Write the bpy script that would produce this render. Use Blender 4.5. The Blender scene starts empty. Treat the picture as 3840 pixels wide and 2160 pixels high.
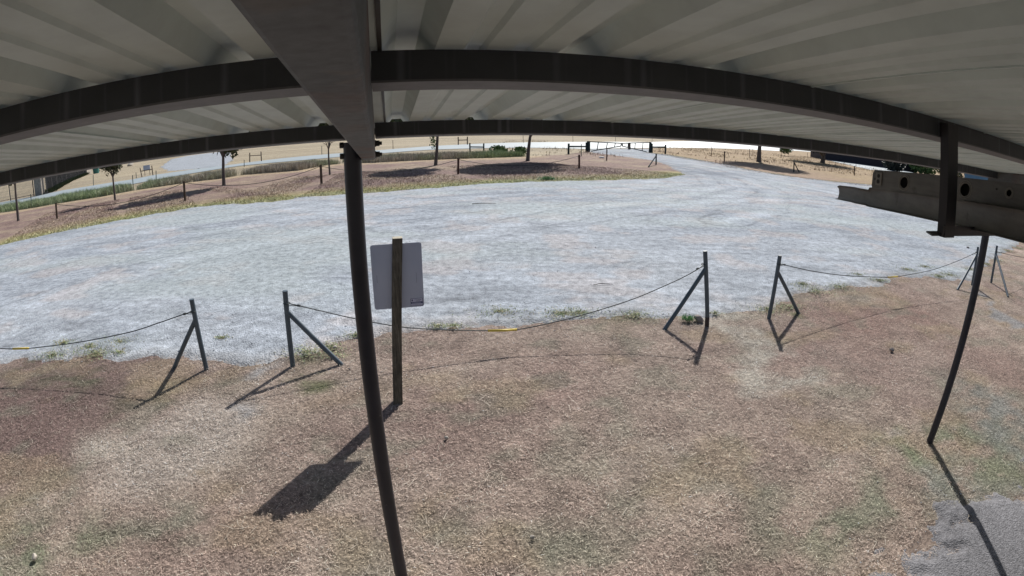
import bpy, math, random
import numpy as np
from mathutils import Vector, Matrix
R = random.Random(11)
rng = np.random.default_rng(7)
SC = bpy.context.scene
COL = SC.collection
rad = math.radians

# ------------------------------------------------------------------ camera
FPX, LA, PITCH, ROLL = 1956.1, -0.0062, 0.3082, -0.0023      # lens of the security camera (pixels of a 3840 wide frame)
CAMZ = 2.5
dn = np.array([math.sin(ROLL)*math.cos(PITCH), math.cos(ROLL)*math.cos(PITCH), math.sin(PITCH)])
fw = np.array([0, 0, 1.]) - dn*dn[2]; fw /= np.linalg.norm(fw); rt = np.cross(dn, fw)
cd = bpy.data.cameras.new('camera'); cam = bpy.data.objects.new('camera', cd); COL.objects.link(cam)
cd.type = 'PANO'; cd.panorama_type = 'FISHEYE_LENS_POLYNOMIAL'
cd.sensor_fit = 'HORIZONTAL'; cd.sensor_width = 36; cd.sensor_height = 20.25
FM = FPX*36/3840
cd.fisheye_polynomial_k0 = 0; cd.fisheye_polynomial_k1 = -1/FM; cd.fisheye_polynomial_k2 = 0
cd.fisheye_polynomial_k3 = -LA/FM**3; cd.fisheye_polynomial_k4 = 0
cd.fisheye_fov = math.pi
cd.clip_start = 0.01; cd.clip_end = 3000
X = Vector((rt[0], fw[0], -dn[0])); Y = -Vector((rt[1], fw[1], -dn[1])); Z = -Vector((rt[2], fw[2], -dn[2]))
M4 = Matrix((X, Y, Z)).transposed().to_4x4(); M4.translation = (0, 0, CAMZ); cam.matrix_world = M4
SC.camera = cam

# ------------------------------------------------------------------ light
SUN_AZ, SUN_EL = rad(19.5), rad(39.0)          # azimuth clockwise from +Y
W = bpy.data.worlds.new('World'); SC.world = W; W.use_nodes = True
nt = W.node_tree; bg = nt.nodes['Background']
sky = nt.nodes.new('ShaderNodeTexSky'); sky.sky_type = 'NISHITA'; sky.sun_disc = False
sky.sun_elevation = SUN_EL; sky.sun_rotation = SUN_AZ; sky.air_density = 1.0; sky.dust_density = 1.5
nt.links.new(sky.outputs[0], bg.inputs[0]); bg.inputs[1].default_value = 0.062
sl = bpy.data.lights.new('sun', 'SUN'); sl.energy = 4.3; sl.angle = rad(0.5); sl.color = (1, .965, .91)
so = bpy.data.objects.new('sun', sl); COL.objects.link(so); so.location = (10, 30, 40)
sd = Vector((math.sin(SUN_AZ)*math.cos(SUN_EL), math.cos(SUN_AZ)*math.cos(SUN_EL), math.sin(SUN_EL)))
so.rotation_euler = sd.to_track_quat('Z', 'Y').to_euler()
SC.view_settings.view_transform = 'Standard'; SC.view_settings.look = 'None'
SC.view_settings.gamma = 1; SC.view_settings.exposure = 0.42
SC.render.engine = 'CYCLES'; SC.cycles.use_denoising = True
SC.cycles.max_bounces = 8; SC.cycles.diffuse_bounces = 5

# ------------------------------------------------------------------ measuring: a pixel of the photograph -> a place on the ground
def ray(x, y):
    dx, dy = x-1920, y-1080.; r = math.hypot(dx, dy)+1e-9; t = r/FPX; th = t*(1+LA*t*t)
    v = np.array([dx/r*math.sin(th), dy/r*math.sin(th), math.cos(th)])
    return Vector((v@rt, v@fw, -v@dn))
def at(x, y, z=0.):
    v = ray(x, y); k = (CAMZ-z)/(-v.z); return Vector((v.x*k, v.y*k, z))
def over(b, x, y):
    """the point seen at pixel x, y that is as far off as the ground point b"""
    v = ray(x, y); k = math.hypot(b[0], b[1])/math.hypot(v.x, v.y); return Vector((v.x*k, v.y*k, CAMZ+v.z*k))
YAW = 0.2334
DU = Vector((math.cos(YAW), math.sin(YAW), 0)); DN = Vector((-math.sin(YAW), math.cos(YAW), 0))
SLOPE, ROOFZ = 0.0933, CAMZ+0.2205
def S(u, n, w=0.):      # carport: u along the purlins, n out towards the eave, w above the roof sheet's underside
    p = DU*u + DN*n; return Vector((p.x, p.y, ROOFZ-SLOPE*n+w))
def SZ(u, n, z):
    p = DU*u + DN*n; return Vector((p.x, p.y, CAMZ+z))

# ------------------------------------------------------------------ mesh helpers
class MB:
    def __init__(s): s.v = []; s.f = []
    def quadbox(s, c):     # 8 corners: 4 bottom, 4 top
        b = len(s.v); s.v += [Vector(p) for p in c]
        s.f += [(b+3, b+2, b+1, b), (b+4, b+5, b+6, b+7)] + [(b+i, b+(i+1) % 4, b+4+(i+1) % 4, b+4+i) for i in range(4)]
        return s
    def box(s, c, a, b_, d):     # centre, three half axes
        c, a, b_, d = map(Vector, (c, a, b_, d))
        return s.quadbox([c-a-b_-d, c+a-b_-d, c+a+b_-d, c-a+b_-d, c-a-b_+d, c+a-b_+d, c+a+b_+d, c-a+b_+d])
    def abox(s, x0, x1, y0, y1, z0, z1):
        return s.quadbox([(x0, y0, z0), (x1, y0, z0), (x1, y1, z0), (x0, y1, z0), (x0, y0, z1), (x1, y0, z1), (x1, y1, z1), (x0, y1, z1)])
    def tube(s, pts, r, n=10, cap=True):
        pts = [Vector(p) for p in pts]; rr = r if isinstance(r, (list, tuple)) else [r]*len(pts)
        b = len(s.v); up = None
        for i, p in enumerate(pts):
            d = (pts[min(i+1, len(pts)-1)]-pts[max(i-1, 0)]).normalized()
            if up is None: up = d.orthogonal().normalized()
            else: up = (up-d*up.dot(d)).normalized()
            sd_ = d.cross(up)
            for k in range(n):
                a = 2*math.pi*k/n; s.v.append(p+(up*math.cos(a)+sd_*math.sin(a))*rr[i])
        for i in range(len(pts)-1):
            for k in range(n):
                s.f.append((b+i*n+k, b+i*n+(k+1) % n, b+(i+1)*n+(k+1) % n, b+(i+1)*n+k))
        if cap:
            s.f.append(tuple(b+k for k in reversed(range(n)))); e = b+(len(pts)-1)*n
            s.f.append(tuple(e+k for k in range(n)))
        return s
    def extrude(s, prof, f0, f1, close=False):     # profile mapped by two functions (start and end)
        b = len(s.v); n = len(prof); s.v += [f0(*p) for p in prof]+[f1(*p) for p in prof]
        for i in range(n if close else n-1):
            j = (i+1) % n; s.f.append((b+i, b+j, b+n+j, b+n+i))
        if close: s.f += [tuple(b+i for i in reversed(range(n))), tuple(b+n+i for i in range(n))]
        return s
    def build(s, name, mat, parent=None, origin=None, smooth=False, bevel=0, auto=False):
        L = Vector(parent['_o']) if parent is not None and '_o' in parent else Vector(origin if origin is not None else (0, 0, 0))
        me = bpy.data.meshes.new(name); me.from_pydata([tuple(Vector(p)-L) for p in s.v], [], s.f); me.validate(); me.update()
        if smooth or auto:
            for p in me.polygons: p.use_smooth = True
            if auto: me.set_sharp_from_angle(angle=rad(38))
        me.materials.append(mat)
        o = bpy.data.objects.new(name, me); COL.objects.link(o)
        if parent is not None: o.parent = parent
        else: o.location = L
        o['_o'] = tuple(L)
        if bevel:
            m = o.modifiers.new('bevel', 'BEVEL'); m.width = bevel; m.segments = 2; m.limit_method = 'ANGLE'
        return o
def empty(name, loc, label, cat, group=None):
    o = bpy.data.objects.new(name, None); COL.objects.link(o); o.location = loc; o.empty_display_size = .2
    o['_o'] = tuple(loc); o['label'] = label; o['category'] = cat
    if group: o['group'] = group
    return o
def tag(o, label=None, cat=None, group=None, kind=None):
    for k, v in (('label', label), ('category', cat), ('group', group), ('kind', kind)):
        if v: o[k] = v
    return o
def bulk(name, mat, V, F4=None, F3=None, col=None, smooth=False):
    """fast mesh from numpy arrays, with an optional colour per vertex"""
    me = bpy.data.meshes.new(name); nf4 = 0 if F4 is None else len(F4); nf3 = 0 if F3 is None else len(F3)
    me.vertices.add(len(V)); me.vertices.foreach_set('co', np.ascontiguousarray(V, dtype=np.float32).ravel())
    idx = np.concatenate(([] if F4 is None else [F4.ravel()])+([] if F3 is None else [F3.ravel()])).astype(np.int32)
    me.loops.add(len(idx)); me.loops.foreach_set('vertex_index', idx)
    tot = np.concatenate([np.full(nf4, 4), np.full(nf3, 3)]).astype(np.int32)
    st = np.concatenate([[0], np.cumsum(tot)[:-1]]).astype(np.int32)
    me.polygons.add(len(tot)); me.polygons.foreach_set('loop_start', st); me.polygons.foreach_set('loop_total', tot)
    if smooth: me.polygons.foreach_set('use_smooth', np.ones(len(tot), dtype=bool))
    if col is not None:
        a = me.color_attributes.new('tint', 'FLOAT_COLOR', 'POINT')
        a.data.foreach_set('color', np.concatenate([col, np.ones((len(col), 1))], 1).astype(np.float32).ravel())
    me.update(calc_edges=True); me.materials.append(mat)
    o = bpy.data.objects.new(name, me); COL.objects.link(o); return o

# ------------------------------------------------------------------ materials
class NT:
    def __init__(s, name):
        s.m = bpy.data.materials.new(name); s.m.use_nodes = True; s.t = s.m.node_tree
        s.b = s.t.nodes['Principled BSDF']; s.tc = s.n('ShaderNodeTexCoord').outputs['Object']
    def n(s, k, **kw):
        x = s.t.nodes.new(k)
        for a, v in kw.items(): setattr(x, a, v)
        return x
    def l(s, a, b): s.t.links.new(a, b)
    def scale(s, v, src=None):
        m = s.n('ShaderNodeMapping'); m.inputs['Scale'].default_value = v; s.l(src or s.tc, m.inputs[0]); return m.outputs[0]
    def noise(s, sc, det=4, rough=.6, src=None, dist=0):
        x = s.n('ShaderNodeTexNoise'); x.inputs['Scale'].default_value = sc; x.inputs['Detail'].default_value = det
        x.inputs['Roughness'].default_value = rough; x.inputs['Distortion'].default_value = dist; s.l(src or s.tc, x.inputs['Vector']); return x.outputs[0]
    def voro(s, sc, src=None, out=0):
        x = s.n('ShaderNodeTexVoronoi'); x.inputs['Scale'].default_value = sc; s.l(src or s.tc, x.inputs['Vector']); return x.outputs[out]
    def ramp(s, f, stops):
        r = s.n('ShaderNodeValToRGB'); s.l(f, r.inputs[0]); e = r.color_ramp.elements
        while len(e) < len(stops): e.new(.5)
        for i, (p, c) in enumerate(stops):
            e[i].position = p; e[i].color = (c, c, c, 1) if isinstance(c, (int, float)) else (*c, 1)
        return r.outputs[0]
    def mix(s, a, b, f=None, mode='MIX', fv=.5):
        x = s.n('ShaderNodeMix', data_type='RGBA', blend_type=mode)
        for i, v in ((6, a), (7, b)):
            if isinstance(v, tuple): x.inputs[i].default_value = (*v, 1)
            elif isinstance(v, (int, float)): x.inputs[i].default_value = (v, v, v, 1)
            else: s.l(v, x.inputs[i])
        if f is None: x.inputs[0].default_value = fv
        else: s.l(f, x.inputs[0])
        return x.outputs[2]
    def base(s, c):
        if isinstance(c, tuple): s.b.inputs['Base Color'].default_value = (*c, 1)
        else: s.l(c, s.b.inputs['Base Color'])
        return s
    def bump(s, h, d, st=1.):
        b = s.n('ShaderNodeBump'); b.inputs['Distance'].default_value = d; b.inputs['Strength'].default_value = st
        s.l(h, b.inputs['Height']); s.l(b.outputs[0], s.b.inputs['Normal']); return s
    def fin(s, rough=.6, metal=0, spec=.5):
        s.b.inputs['Roughness'].default_value = rough; s.b.inputs['Metallic'].default_value = metal
        s.b.inputs['Specular IOR Level'].default_value = spec; return s.m
def simple(name, c, rough=.6, metal=0, var=.25, sc=6, spec=.5):
    t = NT(name); lo = tuple(x*(1-var) for x in c); hi = tuple(min(1, x*(1+var)) for x in c)
    n_ = t.noise(sc, 5); t.base(t.ramp(n_, [(.3, lo), (.7, hi)])); t.bump(t.noise(sc*12, 3), .0008, .4)
    return t.fin(rough, metal, spec)

t = NT('painted_roof_steel')
n1 = t.noise(1.3, 4); n2 = t.noise(9, 4, src=t.scale((1, 1, 1)))
t.base(t.mix(t.ramp(n1, [(.3, (.58, .675, .665)), (.7, (.65, .745, .73))]), t.ramp(n2, [(.35, .86), (.6, 1.)]), mode='MULTIPLY', fv=.8))
M_ROOF = t.fin(.5, 0, .35)
# purlin paint: object space here is turned so that x runs along the purlin and z up
t = NT('purlin_paint')
dp = t.n('ShaderNodeVectorMath', operation='DOT_PRODUCT'); t.l(t.tc, dp.inputs[0]); dp.inputs[1].default_value = (math.cos(0.2334), math.sin(0.2334), 0)
wob = t.n('ShaderNodeMath', operation='MULTIPLY_ADD'); t.l(t.noise(6, 2), wob.inputs[0]); wob.inputs[1].default_value = .012; t.l(dp.outputs['Value'], wob.inputs[2])
def vor1(sc):
    v = t.n('ShaderNodeTexVoronoi', voronoi_dimensions='1D'); v.inputs['Scale'].default_value = sc; t.l(wob.outputs[0], v.inputs['W']); return v.outputs['Distance']
sa = t.ramp(vor1(6.5), [(0., 1.), (.022, .8), (.06, 0.)]); sb = t.ramp(vor1(15), [(0., .35), (.06, 0.)]); m_ = t.mix(sa, sb, mode='ADD', fv=1.)
m_ = t.mix(m_, t.ramp(t.noise(5, 2), [(.35, .15), (.65, 1.)]), mode='MULTIPLY', fv=1.)
t.base(t.mix(t.ramp(t.noise(7, 5), [(.3, (.04, .043, .048)), (.7, (.06, .063, .07))]), (.115, .12, .14), m_)); M_PURLIN = t.fin(.55, 0, .4)
t = NT('purlin_flange_bounce_lit'); n1 = t.noise(18, 6, .7)
t.base(t.ramp(n1, [(.3, (.10, .096, .10)), (.62, (.145, .14, .147)), (.75, (.21, .2, .2))])); M_FLANGE_LIT = t.fin(.6)  # same paint as the web, lightened to hold bounce light from the ground
t = NT('rusty_beam_paint')
n1 = t.noise(5, 6, .65); n2 = t.noise(2.2, 4, .6, dist=.6); n3 = t.noise(60, 3, .6, src=t.scale((1, 1, 5)))
c = t.ramp(n1, [(.3, (.10, .108, .115)), (.7, (.165, .175, .182))])
c = t.mix(c, (.15, .075, .055), t.ramp(n2, [(.48, 0.), (.66, .8)]))
c = t.mix(c, (.17, .155, .14), t.ramp(t.noise(11, 2, .4, dist=1.4), [(.66, 0.), (.7, .6), (.76, 0.)]))
c = t.mix(c, t.ramp(n3, [(.3, .72), (.7, 1.15)]), mode='MULTIPLY', fv=.8)
t.base(c); t.bump(n1, .002, .4); M_BEAM = t.fin(.7, 0, .3)
t = NT('dark_post_paint'); n1 = t.noise(9, 5, .6)
t.base(t.mix(t.ramp(n1, [(.3, (.015, .016, .027)), (.7, (.024, .025, .04))]), (.2, .19, .18), t.ramp(t.noise(38, 2, .5), [(.74, 0.), (.78, .5)])))
t.bump(t.noise(60, 3), .0006, .4); M_POST = t.fin(.42, 0, .5)
M_BOLT = simple('bolt_steel', (.03, .03, .028), .5)
M_BRKT = simple('bracket_paint', (.022, .02, .024), .55)
t = NT('stored_channel_metal'); n1 = t.noise(4, 6, .65); n3 = t.noise(30, 4, .6, src=t.scale((.4, .4, 2.2)))
c = t.ramp(n1, [(.3, (.085, .083, .078)), (.7, (.15, .146, .138))])
c = t.mix(c, t.ramp(n3, [(.3, .7), (.7, 1.1)]), mode='MULTIPLY', fv=.7)
c = t.mix(c, (.05, .045, .04), t.ramp(t.noise(14, 3, .6), [(.66, 0.), (.74, .7)])); t.base(c); M_CHAN = t.fin(.55, .15)
M_CHANRIM = simple('channel_rim', (.17, .16, .145), .5)
M_HOLE_SHADE = simple('hole_shade', (.03, .028, .027), .8)  # near-black colour stands for the shade inside the holes
t = NT('green_gray_pipe_paint'); n1 = t.noise(7, 5, .6)
t.base(t.ramp(n1, [(.3, (.06, .085, .108)), (.6, (.09, .12, .148)), (.78, (.14, .17, .19))])); t.bump(t.noise(50, 3), .0006, .4); M_PIPE = t.fin(.45, 0, .5)
M_DAMP = simple('rusty_pipe_foot', (.05, .035, .035), .7)
M_CABLE = simple('cable_steel', (.045, .055, .055), .6, .2)
M_YEL = simple('yellow_sleeve', (.80, .60, .09), .5)
t = NT('weathered_post_wood'); g1 = t.noise(1., 6, .7, src=t.scale((70, 70, 3.5)), dist=.8); g2 = t.noise(5, 4, .6)
c = t.ramp(g1, [(.3, (.045, .038, .03)), (.52, (.13, .115, .09)), (.75, (.25, .225, .18))])
c = t.mix(c, t.ramp(g2, [(.3, .5), (.65, 1.1)]), mode='MULTIPLY', fv=.9); t.base(c); t.bump(g1, .004, .8); M_WOOD = t.fin(.85)
M_WTOP = simple('cut_wood_top', (.42, .38, .29), .8, sc=30)
t = NT('bare_sign_back'); n1 = t.noise(3, 3, .5); t.base(t.ramp(n1, [(.3, (.40, .45, .59)), (.7, (.45, .50, .63))])); M_SIGN = t.fin(.38, .2)
M_LBLW = simple('sticker_white', (.62, .64, .8), .6, var=.05); M_LBLB = simple('sticker_blue', (.04, .05, .16), .6, var=.05)
M_LBLT = simple('sticker_ink', (.1, .11, .22), .6, var=.05)
M_FARWOOD = simple('far_post_wood', (.10, .075, .06), .95, spec=.08)
M_FARRUST = simple('far_rust_post', (.085, .05, .045), .95, spec=.08)
M_FARGRN = simple('dark_green_paint', (.03, .045, .05), .95, spec=.08)
M_TPOST = simple('steel_stake_green', (.05, .08, .075), .7)
M_IRON = simple('black_iron', (.03, .03, .035), .6)
t = NT('bark'); n1 = t.noise(1., 5, .65, src=t.scale((14, 14, 2.5)))
t.base(t.ramp(n1, [(.3, (.06, .05, .048)), (.7, (.15, .125, .115))])); t.bump(n1, .02, .8); M_BARK = t.fin(.9)
def leaf_mat(name, c0, c1):
    t = NT(name); g = t.n('ShaderNodeNewGeometry'); t.base(t.ramp(g.outputs['Random Per Island'], [(.0, c0), (1., c1)]))
    t.b.inputs['Transmission Weight'].default_value = 0; return t.fin(.6, 0, .3)
M_LEAF = leaf_mat('leaves_olive', (.035, .05, .022), (.11, .125, .06))
M_LEAFD = leaf_mat('leaves_dark', (.018, .026, .026), (.05, .06, .05))
M_LEAFG = leaf_mat('leaves_green', (.05, .10, .035), (.16, .26, .09))
def attr_mat(name, bump=None, nsc=None, lo=.6, hi=1.35, rough=.9, spec=.2, nsc2=None):
    t = NT(name); a = t.n('ShaderNodeAttribute', attribute_name='tint').outputs['Color']
    c = a
    if nsc:
        n_ = t.noise(nsc, 6, .75); c = t.mix(c, t.ramp(n_, [(.28, lo), (.72, hi)]), mode='MULTIPLY', fv=1.)
    if nsc2:
        n2_ = t.noise(nsc2, 4, .7); c = t.mix(c, t.ramp(n2_, [(.3, .72), (.7, 1.28)]), mode='MULTIPLY', fv=1.)
    t.base(c)
    if bump: t.bump(t.noise(bump[0], 5, .8), bump[1], bump[2])
    return t, rough, spec
t, r_, s_ = attr_mat('dry_ground', (26, .05, 1.), 18, .4, 1.55, nsc2=2.6); M_GROUND = t.fin(r_, 0, .1)
t, r_, s_ = attr_mat('blades'); M_BLADE = t.fin(.75, 0, .25)
t, r_, s_ = attr_mat('gravel', None, 6.5, .5, 1.48, nsc2=38)
h1 = t.voro(42); h2 = t.noise(22, 5, .8); hm = t.mix(t.ramp(h1, [(0., 1.), (.7, 0.)]), h2, mode='MIX', fv=.5); t.bump(hm, .022, .85); M_GRAVEL = t.fin(.95, 0, .08)
t, r_, s_ = attr_mat('coarse_gravel', None, 30, .5, 1.5, nsc2=90)
h1 = t.voro(70); t.bump(t.mix(h1, t.noise(40, 4, .8), fv=.5), .014, 1.); M_GRAVEL2 = t.fin(.95, 0, .08)
t = NT('chip_seal_road'); n1 = t.noise(.3, 5, .6); t.base(t.ramp(n1, [(.3, (.28, .33, .355)), (.7, (.34, .385, .405))])); M_ROAD = t.fin(.6, 0, .4)
M_ROCK = simple('limestone_rock', (.42, .38, .33), .9, sc=20); M_ROCKD = simple('brown_rock', (.30, .26, .24), .9, sc=20)
t = NT('container_paint'); t.base(t.ramp(t.noise(2, 4), [(.3, (.10, .20, .30)), (.7, (.15, .27, .38))])); M_CONT = t.fin(.5)
M_WHITE = simple('white_trim', (.7, .72, .75), .6); M_SHED = simple('dark_shed_cladding', (.035, .03, .04), .8)
M_STONE = simple('pillar_stone', (.30, .27, .24), .9, sc=3); M_BIN = simple('green_bin_plastic', (.03, .16, .15), .5)

# ------------------------------------------------------------------ numpy ground fields
def hash2(ix, iy, s):
    h = np.sin(ix*127.1+iy*311.7+s*74.7)*43758.5453; return h-np.floor(h)
def vnoise(x, y, s=0):
    ix, iy = np.floor(x), np.floor(y); fx, fy = x-ix, y-iy; fx = fx*fx*(3-2*fx); fy = fy*fy*(3-2*fy)
    a = hash2(ix, iy, s); b = hash2(ix+1, iy, s); c = hash2(ix, iy+1, s); d = hash2(ix+1, iy+1, s)
    return (a*(1-fx)+b*fx)*(1-fy)+(c*(1-fx)+d*fx)*fy
def fbm(x, y, s=0, o=4):
    r = 0; a = .5; n = 0
    for i in range(o): r = r+a*vnoise(x*2**i, y*2**i, s+i*3.1); n += a; a *= .55
    return r/n
def inside(x, y, poly):
    c = np.zeros(x.shape, bool); n = len(poly)
    for i in range(n):
        x0, y0 = poly[i]; x1, y1 = poly[(i+1) % n]
        if y0 == y1: continue
        k = ((y0 > y) != (y1 > y)) & (x < (x1-x0)*(y-y0)/(y1-y0)+x0); c ^= k
    return c
def pdist(x, y, line):
    d = np.full(x.shape, 1e9)
    for (x0, y0), (x1, y1) in zip(line[:-1], line[1:]):
        dx, dy = x1-x0, y1-y0; t_ = np.clip(((x-x0)*dx+(y-y0)*dy)/(dx*dx+dy*dy+1e-9), 0, 1)
        d = np.minimum(d, np.hypot(x-x0-t_*dx, y-y0-t_*dy))
    return d
def sdist(x, y, poly): return pdist(x, y, list(poly)+[poly[0]])*np.where(inside(x, y, poly), 1, -1)
def G(pts): return [tuple(at(*p).xy) for p in pts]
FAR_PX = [(0, 917), (186, 876), (373, 839), (466, 820), (745, 772), (900, 762), (1030, 752), (1124, 737), (1370, 722), (1645, 700), (1860, 683), (2061, 677), (2284, 672), (2471, 668), (2556, 652)]
FAR = G(FAR_PX)
DL = G([(2500, 618), (2433, 599), (2322, 584), (2228, 573), (2206, 567)])
DR = G([(2441, 573), (2508, 580), (2620, 599), (2760, 622), (2800, 634), (2897, 650), (2994, 664), (3072, 673), (3140, 681), (3290, 694)])
NEAR = G([(3840, 905), (3770, 950), (3711, 985), (3650, 1040), (3560, 1050), (3480, 1040), (3380, 1040), (3276, 1060), (3180, 1085), (3083, 1094), (3015, 1104), (2938, 1128), (2841, 1148), (2759, 1166), (2697, 1191), (2668, 1200), (2519, 1185), (2385, 1170), (2236, 1192), (2087, 1210), (1863, 1230), (1640, 1249), (1431, 1270), (1282, 1300), (1103, 1342), (924, 1364), (835, 1349), (716, 1349), (492, 1342), (298, 1349), (149, 1360), (0, 1371)])
LOT = [(-45, 3)]+FAR+DL+G([(2212, 559), (2441, 557)])+DR+[(38, 27), (60, 20), (48, 12)]+NEAR+[(-12, 1.6), (-45, -8)]
WEED_PX = [(0, 797), (68, 787), (136, 776), (252, 756), (388, 735), (509, 712), (613, 697), (720, 681), (835, 668), (900, 656), (1012, 647), (1124, 638), (1217, 620), (1284, 612), (1411, 609), (1608, 599), (1850, 591), (1979, 586)]
WEED = [(-52, 20)]+G(WEED_PX)
ROAD_FAR = [(-260, -60)]+G([(0, 760), (132, 736), (241, 713), (330, 699), (421, 684), (500, 672.6), (574, 657), (844, 621), (1060, 593.5), (1272, 575), (1422, 563.7), (1608, 548.7), (1753, 541), (1860, 536.5), (2061, 533), (2210, 532), (2433, 533)])+[(60, 170), (170, 300)]
ROAD_NEAR = [(-250, -70)]+G([(0, 777), (250, 730), (500, 690), (900, 622), (1161, 599), (1410, 577), (1608, 562), (1810, 556), (1979, 554), (2206, 559), (2441, 555), (2545, 554), (2760, 558), (2916, 566)])+[(95, 160), (260, 300)]
ROAD = ROAD_FAR+ROAD_NEAR[::-1]
PATCH = G([(3219, 2160), (3397, 2066), (3515, 1955), (3608, 1880), (3840, 1845)])+[(6.5, 2.2), (6.5, -3), (1.8, -3), (2.1, .9)]
FGRAV = G([(636, 641), (602, 628), (640, 598), (700, 585), (790, 573), (860, 566), (872, 600), (835, 622), (760, 630), (700, 636)])
TRI = G([(3655, 1085), (3690, 1080), (3760, 1150), (3840, 1180), (3840, 1225), (3790, 1210), (3700, 1120)])
PATH = G([(2735, 1190), (2790, 1240), (2850, 1320), (2890, 1390), (2910, 1450)])

BLOBS = [  # pixel, radius (m), colour, strength
    (340, 1440, 1.3, (.27, .19, .172), .75), (60, 1500, 1.6, (.27, .19, .172), .75), (120, 1620, .8, (.28, .2, .18), .5),
    (800, 1590, .6, (.60, .52, .455), .85), (620, 1680, .5, (.60, .52, .455), .75), (1020, 1640, .4, (.54, .46, .39), .5), (1560, 1400, .3, (.60, .48, .36), .7), (3080, 1330, .3, (.62, .53, .45), .7), (430, 1640, .4, (.64, .56, .48), .9),
    (250, 2060, .5, (.25, .28, .19), .6), (60, 1900, .5, (.28, .29, .215), .55), (560, 1960, .35, (.30, .30, .235), .5), (60, 2140, .4, (.25, .285, .18), .6),
    (1500, 1640, .7, (.38, .27, .24), .5), (1640, 1560, .7, (.36, .26, .225), .6), (2100, 1400, 1., (.40, .28, .245), .5),
    (2000, 2120, .3, (.30, .31, .23), .45), (2450, 1930, .25, (.30, .31, .23), .45), (2630, 1830, .25, (.30, .31, .23), .45), (1720, 2080, .2, (.30, .31, .23), .45), (2900, 1950, .35, (.30, .31, .23), .45),
    (3550, 1690, .45, (.25, .30, .17), .7), (3700, 1560, .7, (.27, .295, .205), .65), (3420, 1840, .5, (.27, .295, .2), .65), (3250, 1960, .4, (.28, .30, .22), .6), (3200, 2100, .35, (.28, .3, .21), .55), (3800, 1700, .8, (.27, .3, .2), .65), (3680, 1480, .5, (.29, .30, .22), .5),
    (3200, 1200, 1.1, (.385, .26, .22), .8), (3450, 1180, 1., (.375, .255, .215), .8), (3000, 1320, .8, (.39, .275, .24), .6), (3700, 1330, .8, (.39, .275, .24), .5), (3440, 1400, .9, (.41, .31, .28), .4),
    (1300, 1420, .35, (.33, .25, .18), .5), (3330, 1120, .5, (.37, .27, .19), .5), (2960, 1170, .22, (.17, .2, .09), .8), (2880, 1240, .2, (.2, .2, .13), .6), (2570, 1200, .2, (.18, .22, .09), .7), (2380, 1190, .5, (.26, .24, .15), .6),
    (1180, 1345, .28, (.18, .2, .1), .8), (1080, 1330, .2, (.2, .2, .12), .6), (600, 1420, .4, (.19, .19, .13), .6), (300, 1400, .5, (.19, .19, .13), .7), (60, 1400, .5, (.19, .19, .13), .6), (700, 1390, .3, (.4, .31, .19), .7), (790, 1420, .3, (.19, .2, .14), .6),
(3800, 1560, .7, (.36, .36, .355), .6), (3700, 1820, .4, (.34, .345, .33), .6), (925, 1378, .13, (.52, .50, .49), 1.), (915, 1524, .12, (.50, .48, .47), 1.), (3460, 1655, .13, (.42, .41, .42), .8),
]
BW = [(at(a, b), r, np.array(c), k) for a, b, r, c, k in BLOBS]
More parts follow.
